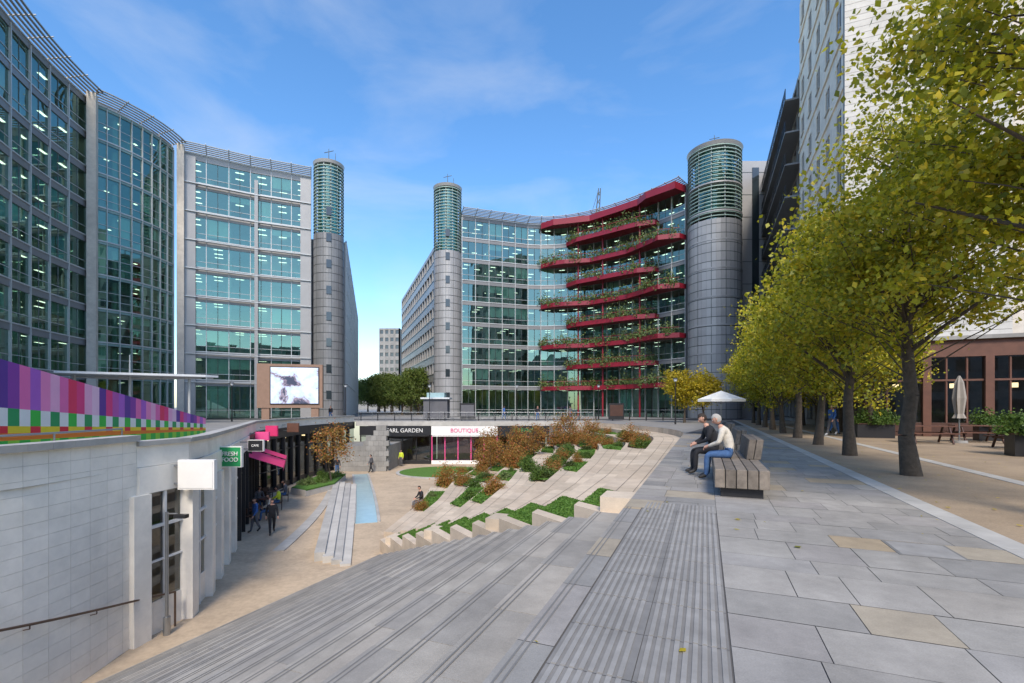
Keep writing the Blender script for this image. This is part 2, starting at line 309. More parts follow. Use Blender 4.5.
# ---------------- right glass building with red terraces ----------------
LR=[0,5.0]+[5.0+3.62*i for i in range(1,9)]
B4=[(-8.6,80.2),(3.5,84.2)]+bez((3.5,84.2),(15,85.5),(25.6,69.2),24)[1:]
E4,P4=curtain('glass_office_building_with_red_terraces',B4,LR,2.4,'glass_teal','mullion_light',toward=(10,50),mid=(.9,),blinds=.15,fin=100,spm='metal_panel_dark',spand=(.4,.25),half=True,mw=.08,lampp=.5)
R=MB();n4=len(P4)
cen0,cen1=int(n4*.50),int(n4*.80); end0,end1=int(n4*.37)+1,int(n4*.96)
bal=[]; TW=(10,50)
for k in range(1,10):
    z=LR[k]
    if k==9: key=[(end0-1,1.0),(end0,2.6),(cen0+1,2.0),(cen1,2.2),(end1-2,3.2),(end1,2.5)]
    elif k%2==1: key=[(end0-1,.8),(end0,2.6),(cen0-1,3.0),(cen0+1,1.9),(cen1-1,1.9),(cen1+1,2.9),(end1-1,3.4),(end1,1.5)]
    else: key=[(cen0-1,1.0),(cen0,2.6),(cen1-1,2.8),(cen1,2.4),(cen1+1,1.0)]
    a,b=key[0][0],key[-1][0]
    inn=[P4[i] for i in range(a,b+1)]; o=[offset(P4,dd,TW)[i] for i,dd in key]
    th=.5 if k<9 else .8
    R.prism(inn+o[::-1],z-th*.6,z-.05,'red_paint')
    for i in range(len(o)-1):
        R.seg(o[i],o[i+1],.14,z-th,z+.20,'red_paint',0,TW)
        if k<9:
            R.seg(o[i],o[i+1],.05,z+1.0,z+1.06,'red_paint',-.02,TW); L=math.hypot(o[i+1][0]-o[i][0],o[i+1][1]-o[i][1]); m_=max(1,int(L/1.2))
            for j in range(m_): f=j/m_; x=o[i][0]+(o[i+1][0]-o[i][0])*f; y=o[i][1]+(o[i+1][1]-o[i][1])*f; R.tube((x,y,z+.2),(x,y,z+1.02),.03,.03,'red_paint',5,False)
    R.seg(inn[0],o[0],.14,z-th,z+.2,'red_paint'); R.seg(inn[-1],o[-1],.14,z-th,z+.2,'red_paint')
    if k<9: bal.append((z,o))
for i in(cen0,cen0+(cen1-cen0)//2,cen1):
    p=offset(P4,1.6,TW)[i]; R.tube((*p,0),(*p,LR[-1]),.15,.15,'red_paint',8)
R.build('red_terraces',E4)
mm=MB()
for dx in(0,.9): mm.tube((15.6+dx,90,34),(16.6+dx*.4,90,43.5),.12,.09,'mullion_dark',6)
for k in range(6): f=k/6; mm.tube((15.6+f*1.0,90,34+9.5*f),(16.5+f*.46,90,35.5+9.0*f),.06,.06,'mullion_dark',5); mm.tube((16.5+f*.46,90,34+9.5*f),(15.6+f,90,35.5+9*f),.06,.06,'mullion_dark',5)
mm.tube((16.6,90,43.3),(14.9,90,37.5),.05,.05,'mullion_dark',5); mm.box((15.6,90,36.8),(2.4,1.6,1.2),'mullion_dark'); mm.build('roof_crane')
# ---------------- vegetation helpers --------------
def leaf_arrays(cent,size,rg,droop=.3):
    n=len(cent); a=rg.normal(size=(n,3)); a/=np.linalg.norm(a,axis=1)[:,None]; b=rg.normal(size=(n,3)); b[:,2]-=droop
    b-= (a*b).sum(1)[:,None]*a; b/=np.linalg.norm(b,axis=1)[:,None]; c=np.cross(a,b)
    s=(size*rg.uniform(.6,1.3,n))[:,None]
    V=np.stack([cent-b*s*.6,cent+c*s*.42+a*s*.1-b*s*.05,cent+b*s*.6,cent-c*s*.42+a*s*.1-b*s*.05],1).reshape(-1,3)
    return V
def leaf_mesh(name,V,m):
    n=len(V)//4; me=bpy.data.meshes.new(name); me.vertices.add(len(V)); me.vertices.foreach_set('co',V.astype(np.float32).ravel())
    me.loops.add(4*n); me.loops.foreach_set('vertex_index',np.arange(4*n,dtype=np.int32)); me.polygons.add(n); me.polygons.foreach_set('loop_start',np.arange(0,4*n,4,dtype=np.int32))
    me.polygons.foreach_set('loop_total',np.full(n,4,dtype=np.int32)); me.materials.append(MATS[m]); me.update(calc_edges=True); me.validate(); return me
def tree_meshes(seed,h,rc,zb,ncl,nleaf,lsize,lm,trunk=.17,sig=.42):
    rg=np.random.default_rng(seed); W=MB(); R_=random.Random(seed)
    pts=[(0,0,-.1)];rs=[trunk*1.35]; x=y=0
    for k in range(1,9):
        z=h*.86*k/8; x+=R_.uniform(-.09,.09);y+=R_.uniform(-.09,.09); pts.append((x,y,z)); rs.append(trunk*(1-.86*(k/8)**1.1))
    W.chain(pts,rs,'bark',10)
    zc=(h+zb)/2; hz=(h-zb)/2; cl=[]
    while len(cl)<ncl:
        v=rg.normal(size=3); v/=np.linalg.norm(v); r=rg.uniform(.15,1)**.5
        p=v*r*np.array([rc,rc,hz])*rg.uniform(.76,1.22); p[2]+=zc
        f=1-.35*max(0,(p[2]-zc)/hz); p[0]*=f;p[1]*=f
        cl.append(p)
    cl=np.array(cl)
    for i,p in enumerate(cl):
        rr=math.hypot(p[0],p[1]); zs=max(zb*.80,p[2]-rr*R_.uniform(.5,.95)); zs=min(zs,h*.84)
        k=min(7,int(zs/(h*.86)*8)); a=pts[k];b=pts[k+1]; f=zs/(h*.86)*8-k
        s=(a[0]+(b[0]-a[0])*f,a[1]+(b[1]-a[1])*f,zs); r0=trunk*(.40-.3*zs/h) if i%6==0 else trunk*.11
        mid=(s[0]*.45+p[0]*.55+R_.uniform(-.15,.15),s[1]*.45+p[1]*.55+R_.uniform(-.15,.15),s[2]*.5+p[2]*.5+.12)
        W.chain([s,mid,tuple(p)],[r0,r0*.6,.008],'bark',5)
    per=nleaf//ncl; C=[]
    for p in cl:
        k=int(per*rg.uniform(.3,1.7)); sg=sig*rg.uniform(.55,1.25); C.append(p+rg.normal(size=(k,3))*np.array([sg,sg,sg*.7]))
    V=leaf_arrays(np.concatenate(C),lsize,rg)
    me=W.build('tmp'); wm=me.data; bpy.data.objects.remove(me)
    return wm,leaf_mesh('leaves',V,lm)
def put_tree(name,meshes,loc,sc=1.,rz=0.):
    E=empty(name,loc); E.scale=(sc,sc,sc); E.rotation_euler[2]=rz
    for nm,me in zip(('trunk_and_branches','leaves'),meshes):
        o=bpy.data.objects.new(nm,me); SC.collection.objects.link(o); o.parent=E
    return E
tA=tree_meshes(1,9.8,3.0,3.4,125,34000,.095,'leaf_lime',.17,.38); tB=tree_meshes(2,8.7,2.7,2.8,120,32000,.095,'leaf_lime',.17,.38)
tC=tree_meshes(3,8.3,2.6,2.4,100,15000,.13,'leaf_lime_far'); tD=tree_meshes(4,8.5,2.6,2.3,100,15000,.13,'leaf_lime_far')
tY=tree_meshes(5,6.2,2.3,1.9,80,5000,.2,'leaf_yellow',.12); tG=tree_meshes(6,9,3.4,2.0,110,7000,.28,'leaf_distant',.2,.6)
tO=tree_meshes(8,4.2,1.5,1.2,40,1800,.12,'leaf_autumn',.06,.3); tP=tree_meshes(9,3.0,1.2,.8,36,2200,.09,'leaf_autumn',.04,.26)
put_tree('plane_tree',tA,ST(8.6,5.1,0),1,.5); put_tree('plane_tree',tB,ST(13.8,4.5,0),1,2)
for k,(t_) in enumerate([tC,tD,tC,tD,tC,tD,tC,tD]):
    put_tree('plane_tree',t_,ST(18.7+4.8*k,4.45,0),[1,.93,1.02,.9,.97,.92,.95,.9][k],1.3*k+.4)
for k in range(4): put_tree('plane_tree',tC if k%2 else tD,ST(30+6*k,8.0,0),.9,2.1*k)
put_tree('yellow_tree',tY,(17.8,48.5,0),.95,0); put_tree('yellow_tree',tY,(22.5,55,0),.95,2)
for i,(x,y,s) in enumerate([(-30,118,1.0),(-24,112,1.1),(-27,105,.8),(-20,100,1.05),(-21.5,92,.8),(-36,128,.9),(-33,122,1.1),(-40,140,1.2),(-46,150,1.1),(-52,158,1.1)]): put_tree('street_tree',tG,(x,y,0),s*1.08,i*1.7)
def bush_mesh(seed,r,h,n,ls,lm,spiky=False):
    rg=np.random.default_rng(seed); k=14; cl=rg.normal(size=(k,3)); cl/=np.linalg.norm(cl,axis=1)[:,None]; cl*=rg.uniform(.3,.85,k)[:,None]; cl[:,2]=abs(cl[:,2])
    c=cl[rg.integers(0,k,n)]+rg.normal(size=(n,3))*.2; c[:,2]=abs(c[:,2]); c*=np.array([r,r,h]); return leaf_mesh('leaves',leaf_arrays(c,ls,rg,.0),lm)
bushG=[bush_mesh(10+i,.8,.9,1500,.10,'leaf_green') for i in range(2)]; bushA=[bush_mesh(20+i,1.0,1.5,2600,.085,'leaf_autumn') for i in range(2)]
bushP=[bush_mesh(30,.6,.6,900,.10,'leaf_pale')]; bushD=[bush_mesh(33,.8,1.0,1300,.11,'leaf_dark')]
def put_bush(name,me,loc,sc):
    o=bpy.data.objects.new(name,me); SC.collection.objects.link(o); o.location=loc; o.scale=(sc,sc,sc*random.uniform(.8,1.15)); o.rotation_euler[2]=random.uniform(0,6); return o
C=[]
for z,o in bal:
    for i in range(len(o)-1):
        L=math.hypot(o[i+1][0]-o[i][0],o[i+1][1]-o[i][1])
        for _ in range(int(L*3.0)+1):
            if random.random()<.12: continue
            f=random.random(); x=o[i][0]*(1-f)+o[i+1][0]*f;y=o[i][1]*(1-f)+o[i+1][1]*f; hh=random.uniform(.4,1.4)
            k=34; C.append(np.array([x,y+.4,z+.3])+rng.normal(size=(k,3))*np.array([.4,.3,.1])+np.c_[np.zeros(k),np.zeros(k),abs(rng.normal(size=k))*hh*.7])
            if random.random()<.3: C.append(np.array([x,y-.15,z+.05])+rng.normal(size=(14,3))*np.array([.3,.06,.25]))
me=leaf_mesh('terrace_plants',leaf_arrays(np.concatenate(C),.24,rng,0),'leaf_pale'); o=bpy.data.objects.new('terrace_plants',me); SC.collection.objects.link(o); o.parent=E4
# ---------------- bowl geometry ----------------
def T0(s): return -1.2 if s<30 else -1.2-9.0*((s-30)/18)**2
TBs=[6,17,24,30,36,43,50];TBt=[-12.9,-13.6,-16,-18.8,-20.4,-20.8,-19.2]
def TB(s): return float(np.interp(s,TBs,TBt))
ZL=-4.7
LW=[(-17.5,52),(-18.3,40.6),(-17.4,32),(-12.7,21.5),(-9.75,14.6),(-10.0,12.5),(-9.85,11.0),(-9.8,9.5),(-10.05,8),(-10.5,6),(-10.6,3.3),(-10.6,-2.1)]
hole=[ST(-6,-1.2)]+[ST(s,T0(s)) for s in [30]+list(np.linspace(31,48.5,18))]+[(9.0,52)]+LW
def sheet(name,outer,holes,z,m):
    c=bpy.data.curves.new(name,'CURVE'); c.dimensions='2D'; c.fill_mode='BOTH'
    for pl in [outer]+holes:
        sp=c.splines.new('POLY'); sp.points.add(len(pl)-1); sp.use_cyclic_u=True
        for i,p in enumerate(pl): sp.points[i].co=(p[0],p[1],0,1)
    t=bpy.data.objects.new('t',c); SC.collection.objects.link(t); dg=bpy.context.evaluated_depsgraph_get(); me=bpy.data.meshes.new_from_object(t.evaluated_get(dg))
    bpy.data.objects.remove(t); me.materials.clear(); me.materials.append(MATS[m]); o=bpy.data.objects.new(name,me); SC.collection.objects.link(o); o.location[2]=z; return o
sheet('ground',[(-900,-300),(900,-300),(900,1500),(-900,1500)],[hole],-.02,'ground_grey')
g=MB(); g.quad((-26,-8,ZL),(20,-8,ZL),(20,57,ZL),(-26,57,ZL),'lower_paving'); g.build('lower_plaza_paving')
g=MB(); g.quad((-60,61,-.012),(60,57,-.012),(60,62.5,-.012),(-60,66.5,-.012),'asphalt'); g.build('road')
g=MB(); ss=list(np.arange(-6,48.6,1.0))+[48.5]
for a,b in zip(ss,ss[1:]): 
    g.seg(ST(a,T0(a)),ST(b,T0(b)),.24,-1.0,-.024,'terrace_slab' if a>8 else 'step_slab',-.12,ST(30,-15))
g.seg(ST(48.5,T0(48.5)),(9.0,52),.24,ZL,-.024,'stone_grey',-.12,ST(40,-15)); g.build('promenade_edge_wall')
g=MB(); g.quad(ST(-6,-1.2,-.008),ST(-6,3.1,-.008),ST(64,3.1,-.008),ST(30,-1.2,-.008),'joint')
R_=random.Random(3)
def slabs(mb,s0,s1,t0,t1,row,mn,mx,z,m,gap=.0035):
    s=s0
    while s<s1:
        r=row*R_.choice([.8,1,1,1.25]); e=min(s+r,s1); t=t0
        while t<t1-.02:
            w_=R_.uniform(mn,mx); te=t+w_
            if t1-te<mn*.6: te=t1
            dz=R_.uniform(-.0012,.0012)
            mb.quad(ST(s+gap,t+gap,z+dz),ST(s+gap,te-gap,z+dz),ST(e-gap,te-gap,z+dz),ST(e-gap,t+gap,z+dz),m); t=te
        s=e
slabs(g,-5,45,.16,3.1,.55,.42,.95,0,'plaza_slab'); slabs(g,7.7,30,-1.2,.16,.55,.42,.8,0,'plaza_slab'); slabs(g,-5,7.7,-1.2,-.93,.9,.27,.27,0,'plaza_slab',.004)
for s in np.arange(-5,64,1.0): g.prism([ST(s+.005,3.1),ST(s+.005,3.42),ST(s+.995,3.42),ST(s+.995,3.1)],-.03,.006,'coping')
g.build('promenade_paving')
g=MB()
for a,b in((-.92,-.40),(-.395,.15)):
    s=-5
    while s<7.7: g.quad(ST(s+.003,a,0),ST(s+.003,b,0),ST(s+.597,b,0),ST(s+.597,a,0),'tactile_base'); s+=.6
    for t in np.arange(a+.03,b-.03,.058):
        s=-5
        while s<7.6: g.prism([ST(s+.01,t),ST(s+.01,t+.032),ST(s+.59,t+.032),ST(s+.59,t)],.0,.007,'tactile'); s+=.6
g.build('tactile_paving')
# slot drain and inspection cover
g=MB(); c=ST(4.6,2.2); 
g.prism([ST(6.3,1.95),ST(6.3,2.55),ST(6.9,2.55),ST(6.9,1.95)],.0,.005,'nosing'); g.prism([ST(6.33,1.98),ST(6.33,2.52),ST(6.87,2.52),ST(6.87,1.98)],.0,.007,'tactile'); g.build('inspection_cover')
g=MB(); g.quad(ST(-6,3.42,-.006),ST(-6,6.0,-.006),ST(64,6.0,-.006),ST(64,3.42,-.006),'gravel')
g.quad(ST(-6,6.3,-.006),ST(-6,30,-.006),ST(64,30,-.006),ST(64,6.3,-.006),'gravel'); g.build('gravel_path')
g=MB()
for s in np.arange(-5,60,1.5): g.prism([ST(s+.005,6.0),ST(s+.005,6.3),ST(s+1.495,6.3),ST(s+1.495,6.0)],-.03,.004,'coping')
g.build('drainage_kerb')
# stairs
g=MB(); NS=20; tr=11.8/NS; rs_=-ZL/NS
def sb(t): return 8.2+(-t-1.2)*.72
for i in range(NS):
    ta=-1.2-i*tr; tb=ta-tr; z=-(i+1)*rs_
    if i==NS-1: break
    s=-6+R_.uniform(0,.8)
    e1=sb(ta)
    while s<e1:
        e=min(s+R_.uniform(1.0,1.7),e1); dz=R_.uniform(-.002,.002)
        g.prism([ST(s+.004,ta),ST(e-.004,ta),ST(e-.004,tb),ST(s+.004,tb)],z-.3,z+dz,'step_slab'); s=e
    for o_ in(.05,.10): g.quad(ST(-6,tb+o_,z+.005),ST(e1,tb+o_,z+.005),ST(e1,tb+o_+.014,z+.005),ST(-6,tb+o_+.014,z+.005),'nosing')
for o_ in(.05,.10): g.quad(ST(-6,-1.2+o_,.004),ST(7.7,-1.2+o_,.004),ST(7.7,-1.2+o_+.014,.004),ST(-6,-1.2+o_+.014,.004),'nosing')
g.build('stone_steps')
# terraces
NT=10; gT=MB(); gG=MB(); beds=[]
def ft(s,f): return T0(s)+(TB(s)-T0(s))*f
def zt(k): return -(k+1)*(-ZL)/(NT+1)
GW=2.3
for k in range(NT):
    f0,f1=k/NT,(k+1)/NT; z=zt(k)
    tA_,tB_=ft(9,f0),ft(9,f1); s=sb(tA_)+GW
    sA=sb(tA_)
    gT.prism([ST(sA-.02,tA_),ST(sA+.36,tA_),ST(sb(tB_)+.36,tB_),ST(sb(tB_)-.02,tB_)],ZL,z+.10,'terrace_slab')
    if k%3==0: gT.prism([ST(sA+.42,tA_-.02),ST(sA+1.1,tA_-.02),ST(sA+1.1,tB_+.6),ST(sA+.42,tB_+.6)],z-.2,z+.38,'terrace_slab')
    gG.prism([ST(sA+.36,tA_-.03),ST(sA+GW,tA_-.03),ST(sb(tB_)+GW,tB_+.03),ST(sb(tB_)+.36,tB_+.03)],z-.3,z+.06,'grass')
    gT.prism([ST(sb(tB_)+.36,tB_+.03),ST(sb(tB_)+GW,tB_+.03),ST(sb(tB_)+GW,tB_),ST(sb(tB_)+.36,tB_)],ZL,z+.03,'terrace_slab')
    while s<50:
        L=R_.uniform(1.3,1.9); e=min(s+L,50)
        gT.prism([ST(s+.004,ft(s,f0)),ST(e-.004,ft(e,f0)),ST(e-.004,ft(e,f1)),ST(s+.004,ft(s,f1))],z-.5,z+R_.uniform(-.002,.002),'terrace_slab')
        s=e
    for ff in(.33,.66):
        s=sA+GW
        while s<49: 
            f=f0+(f1-f0)*ff; gT.quad(ST(s,ft(s,f),z+.006),ST(s+1,ft(s+1,f),z+.006),ST(s+1,ft(s+1,f)+.015,z+.006),ST(s,ft(s,f)+.015,z+.006),'joint'); s+=1
    if k>=1:
        s=[0,28,25,23,22,20.5,19.5,20,21,22.5][k]+R_.uniform(-.5,.5)
        while s<46:
            L=R_.uniform(3.5,6); e=min(s+L,47)
            if k in(2,5,8) and R_.random()<.65: s=e+2; continue
            a,b=f0+.010,f1-.016
            q=[ST(s,ft(s,a)),ST(e,ft(e,a)),ST(e-.6,ft(e-.6,b)),ST(s+.8,ft(s+.8,b))]
            gr=R_.random()<.6
            gG.prism(q,z-.05,z+.10,'grass' if gr else 'soil'); beds.append((s,e,(a+b)/2,z+.1,k,gr)); s=e+R_.uniform(1.2,2.4)
gT.build('amphitheatre_terraces'); gG.build('grass_beds')
C=[]
for (s,e,f,z,k,gr) in beds:
    n=int((e-s)*(.5 if gr else 2.0))
    for i in range(n):
        ss=R_.uniform(s+.4,e-.6); x,y=ST(ss,ft(ss,f)+R_.uniform(-.35,.35)); c=R_.random()
        if c<.24 : put_bush('autumn_shrub',R_.choice(bushA),(x,y,z-.05),R_.uniform(.35,.7))
        elif c<.66: put_bush('green_shrub',R_.choice(bushG),(x,y,z-.05),R_.uniform(.35,.75))
        elif c<.86: put_bush('pale_shrub',bushP[0],(x,y,z-.05),R_.uniform(.5,.9))
        else: put_bush('dark_shrub',bushD[0],(x,y,z-.05),R_.uniform(.4,.7))
    m_=int((e-s)*260); ss=rng.uniform(s+.3,e-.7,m_); ff=rng.uniform(-.5,.5,m_)
    for a_,b_ in zip(ss,ff): C.append((*ST(a_,ft(a_,f)+b_),z+.04))
def onT(s_,t_): 
    kk=int(np.clip((t_-T0(s_))/(TB(s_)-T0(s_))*NT,0,9)); return (*ST(s_,t_),zt(kk))
for (mt_,s_,t_,sc_) in [(0,36.2,-17.1,1.5),(1,36.8,-7.9,1.05),(0,33.4,-5.0,.85),(1,30.5,-17.6,1.1),(0,33,-13.5,1.15),(1,41.5,-10.6,1.3),(0,38,-16,1.3),(1,44,-13,1.3)]:
    put_bush('autumn_shrub',bushA[mt_],onT(s_,t_),sc_)
for i,(s_,t_,sc_) in enumerate([(38.7,-13.7,1.05),(39.7,-11.3,1.1),(36.5,-16.8,1.1),(42,-16.5,1.1),(37.5,-8.6,.8),(33.5,-15.5,.85)]): put_tree('small_autumn_tree',tP,onT(s_,t_),sc_,i*1.3)
for (s_,t_,sc_) in [(28.8,-10.7,1.05),(26,-13.2,.8),(34,-9.4,.9),(30,-7.0,.6),(36,-6.8,.7),(31,-11.5,.8)]:
    put_bush('green_shrub',bushG[0],onT(s_,t_),sc_)
o=bpy.data.objects.new('grass',leaf_mesh('grass',leaf_arrays(np.array(C),.10,rng,-1.5),'grass_blade')); SC.collection.objects.link(o)
C=[]
for k in range(NT):
    tA_,tB_=ft(9,k/NT),ft(9,(k+1)/NT)
    for _ in range(2800):
        f=R_.random(); t=tA_-.06+(tB_-tA_+.10)*f; C.append((*ST(sb(t)+R_.uniform(.40,GW-.04),t),zt(k)+.075))
o=bpy.data.objects.new('grass',leaf_mesh('grass',leaf_arrays(np.array(C),.055,rng,-1.5),'grass_blade')); SC.collection.objects.link(o)
# lower plaza details
g=MB()
rp=bez((-7.9,25.5),(-10.2,33),(-14.2,44),20)
for i in range(19): g.seg(rp[i],rp[i+1],1.15,ZL,ZL+.012,'rill'); g.seg(rp[i],rp[i+1],.16,ZL,ZL+.06,'coping',.66); g.seg(rp[i],rp[i+1],.16,ZL,ZL+.06,'coping',-.66)
g.build('water_rill')
g=MB()
for j in range(4):
    pp=bez((-6.6-.42*j,18.6+.2*j),(-8.9-.42*j,26),(-12.8-.45*j,38),24)
    for i in range(23): g.seg(pp[i],pp[i+1],.41,ZL,ZL+.09*(j+1),'coping' if j%2 else 'stone_white')
g.build('curved_stone_steps')
g=MB(); pp=bez((-10.2,20.5),(-11.2,28),(-13.8,36),20)
for i in range(19): g.seg(pp[i],pp[i+1],.5,ZL,ZL+.05,'coping')
g.build('paving_band')
cx,cy=-6.5,45
g=MB(); circ=[(cx+4.2*math.cos(a),cy+3.6*math.sin(a)) for a in np.linspace(0,2*math.pi,40,endpoint=False)]
g.prism([(cx+(x-cx)*1.08,cy+(y-cy)*1.08) for x,y in circ],ZL,ZL+.12,'coping'); g.prism(circ,ZL+.05,ZL+.17,'grass'); g.build('circular_lawn')
g=MB(); bed=[(-14.5,33),(-13.6,36),(-14.5,41),(-16.5,40),(-16,34)]
g.prism(bed,ZL,ZL+.45,'stone_white'); g.prism([(x*.985-.2,y*.99+.35) for x,y in bed],ZL+.4,ZL+.5,'grass'); g.build('planting_bed')
for _ in range(16): put_bush('green_shrub',R_.choice(bushG+bushP),(R_.uniform(-16,-14.3),R_.uniform(34.5,40),ZL+.45),R_.uniform(.4,.8))
put_tree('autumn_tree',tO,(-14.2,37,ZL+.45),1.1,1)
# ---------------- left curved wall -------------
g=MB()
wp=resample(LW[5:],.5)
for _ in range(6): wp=[wp[0]]+[((wp[i-1][0]+wp[i][0]*2+wp[i+1][0])/4,(wp[i-1][1]+wp[i][1]*2+wp[i+1][1])/4) for i in range(1,len(wp)-1)]+[wp[-1]]
E=empty('curved_retaining_wall'); tw=(-2,12)
for i in range(len(wp)-1):
    g.seg(wp[i],wp[i+1],.3,ZL,.7,'tile_joint',-.158,tw)
    z=ZL
    while z<.68:
        z1=min(z+.30,.70)
        p,q=wp[i],wp[i+1]; g.seg((p[0]+(q[0]-p[0])*.007,p[1]+(q[1]-p[1])*.007),(q[0]-(q[0]-p[0])*.007,q[1]-(q[1]-p[1])*.007),.02,z+.003,z1-.003,'wall_tile',.0,tw); z+=.30
    g.seg(wp[i],wp[i+1],.5,.70,.85,'coping',-.13,tw)
g.build('tiled_wall',E)
h=MB(); ho=offset(wp,.16,tw); hs=[p for p in ho if p[1]>-2 and p[1]<14]
def hz(y): return -3.75+(13.5-y)*.24
for i in range(len(hs)-1): h.tube((*hs[i],hz(hs[i][1])),(*hs[i+1],hz(hs[i+1][1])),.028,.028,'handrail',8)
for i in range(0,len(hs),3): 
    z=hz(hs[i][1]); q=offset(wp,.02,tw)[ho.index(hs[i])]; h.tube((*hs[i],z),(hs[i][0],hs[i][1],z-.09),.012,.012,'handrail',6); h.tube((hs[i][0],hs[i][1],z-.09),(*q,z-.12),.012,.012,'handrail',6)
p=hs[0]; h.tube((*p,hz(p[1])),(p[0]+.15,p[1]+1.0,hz(p[1])-.2),.028,.028,'handrail',8); h.tube((p[0]+.15,p[1]+1.0,hz(p[1])-.2),(p[0]+.15,p[1]+1.0,ZL),.028,.028,'handrail',8)
h.build('handrail',E)
h=MB(); ra=offset(wp,-.35,tw)
for i in range(len(ra)-1):
    h.tube((*ra[i],1.02),(*ra[i+1],1.02),.025,.025,'steel',6)
    if i%4==0: h.tube((*ra[i],.85),(*ra[i],1.02),.02,.02,'steel',6)
h.build('steel_balustrade')
# ---------------- left shops ----------------
E=empty('shop_parade'); g=MB(); G=MB(); lp=LW[:6][::-1]
lpr=resample(lp,1.75); tw=(0,35); lb=offset(lpr,-3.5,tw)
for i in range(len(lpr)-1):
    p,q=lpr[i],lpr[i+1]; y=p[1]; wt=y<21.5; fr='white_paint' if wt else 'black_metal'
    g.seg(p,q,.3,-.75,-.03,'wall_tile' if y<26 else 'black_metal',-.05,tw); g.seg(p,q,.25,-.02,.55,'wall_tile',-.1,tw); g.seg(p,q,.4,.55,.68,'coping',-.1,tw)
    g.seg(p,q,.16,ZL,ZL+(.9 if wt else .4),'wall_tile' if wt else fr,-.05,tw)
    G.quad((*p,ZL+.4),(*q,ZL+.4),(*q,-.75),(*p,-.75),'glass_shop'); g.seg(p,q,.08,-1.75,-1.67,fr,.03,tw)
    dx,dy=q[0]-p[0],q[1]-p[1];L=math.hypot(dx,dy);dx/=L;dy/=L; ww=.26 if wt else .06
    g.seg((p[0]-dx*ww,p[1]-dy*ww),(p[0]+dx*ww,p[1]+dy*ww),.34,ZL,-.75,'wall_tile' if wt else fr,.04,tw)
    if wt:
        for hh in(-2.7,): g.seg(p,q,.06,hh,hh+.05,fr,.03,tw)
        c=((p[0]+q[0])/2,(p[1]+q[1])/2); g.seg((c[0]-dx*.04,c[1]-dy*.04),(c[0]+dx*.04,c[1]+dy*.04),.06,ZL,-.75,fr,.035,tw)
    a,b=lb[i],lb[i+1]; g.quad((*a,ZL),(*b,ZL),(*b,-.5),(*a,-.5),'blind' if wt else 'shop_interior'); g.quad((*p,-.8),(*q,-.8),(*b,-.8),(*a,-.8),'blind' if wt else 'shop_interior')
    if i%2: c=offset([p,q],-1.2,tw)[0]; g.box((c[0],c[1],-1.0),(.25,.25,.1),'warm_lamp')
g.build('shop_frames',E);G.build('shop_glazing',E)
def blade(c,w_,h_,m,rim='white_paint',txt=None,tm='white_paint',name='hanging_sign'):
    E=empty(name); b=MB(); b.box(c,(w_,.14,h_),rim); b.box((c[0],c[1]-.075,c[2]),(w_*.92,.02,h_*.9),m); b.box((c[0]-w_/2-.2,c[1],c[2]+h_*.3),(.4,.05,.05),'steel'); b.box((c[0]-w_/2-.2,c[1],c[2]-h_*.3),(.4,.05,.05),'steel'); b.build('sign_panel',E)
    if txt: text(txt,(c[0],c[1]-.1,c[2]),h_*.28,tm,0,E)
blade((-9.1,13.6,-.35),1.05,.86,'white_paint'); blade((-10.75,18,-.3),.85,.8,'sign_green',txt='FRESH\nFOOD'); blade((-12.3,22.6,-.25),.75,.55,'black_metal',txt='CAFE'); blade((-14.6,27.5,0-.1),.8,.5,'pink','pink'); blade((-16.1,31.5,0),.8,.7,'awning_pink','awning_pink')
blade((-17.0,36.5,.0),.9,.7,'wood_brown','wood_brown')
g=MB(); 
for (y0,y1) in((25.2,28.8),(29.4,31.6)):
    def fx(y): return float(np.interp(y,[21.5,32],[-12.7,-17.4]))
    n=8
    for i in range(n):
        ya=y0+(y1-y0)*i/n; yb=y0+(y1-y0)*(i+1)/n; g.quad((fx(ya),ya,-1.0),(fx(yb),yb,-1.0),(fx(yb)+1.7,yb+.8,-1.75),(fx(ya)+1.7,ya+.8,-1.75),'awning_pink'); g.quad((fx(ya)+1.7,ya+.8,-1.75),(fx(yb)+1.7,yb+.8,-1.75),(fx(yb)+1.7,yb+.8,-1.95),(fx(ya)+1.7,ya+.8,-1.95),'awning_pink')
    for y in(y0,y1): g.tube((fx(y),y,-2.2),(fx(y)+1.7,y+.8,-1.75),.02,.02,'black_metal',5)
g.build('pink_awning')
g=MB(); g.tube((-9.55,13.0,ZL),(-9.55,13.0,-1.3),.05,.04,'steel',8); g.tube((-9.55,13.0,-1.35),(-9.25,13.0,-1.35),.025,.025,'steel',6); g.box((-9.15,13.0,-1.42),(.32,.16,.1),'black_metal'); g.tube((-9.55,13.0,ZL),(-9.55,13.0,ZL+.5),.09,.09,'steel',8); g.build('lamp_column')
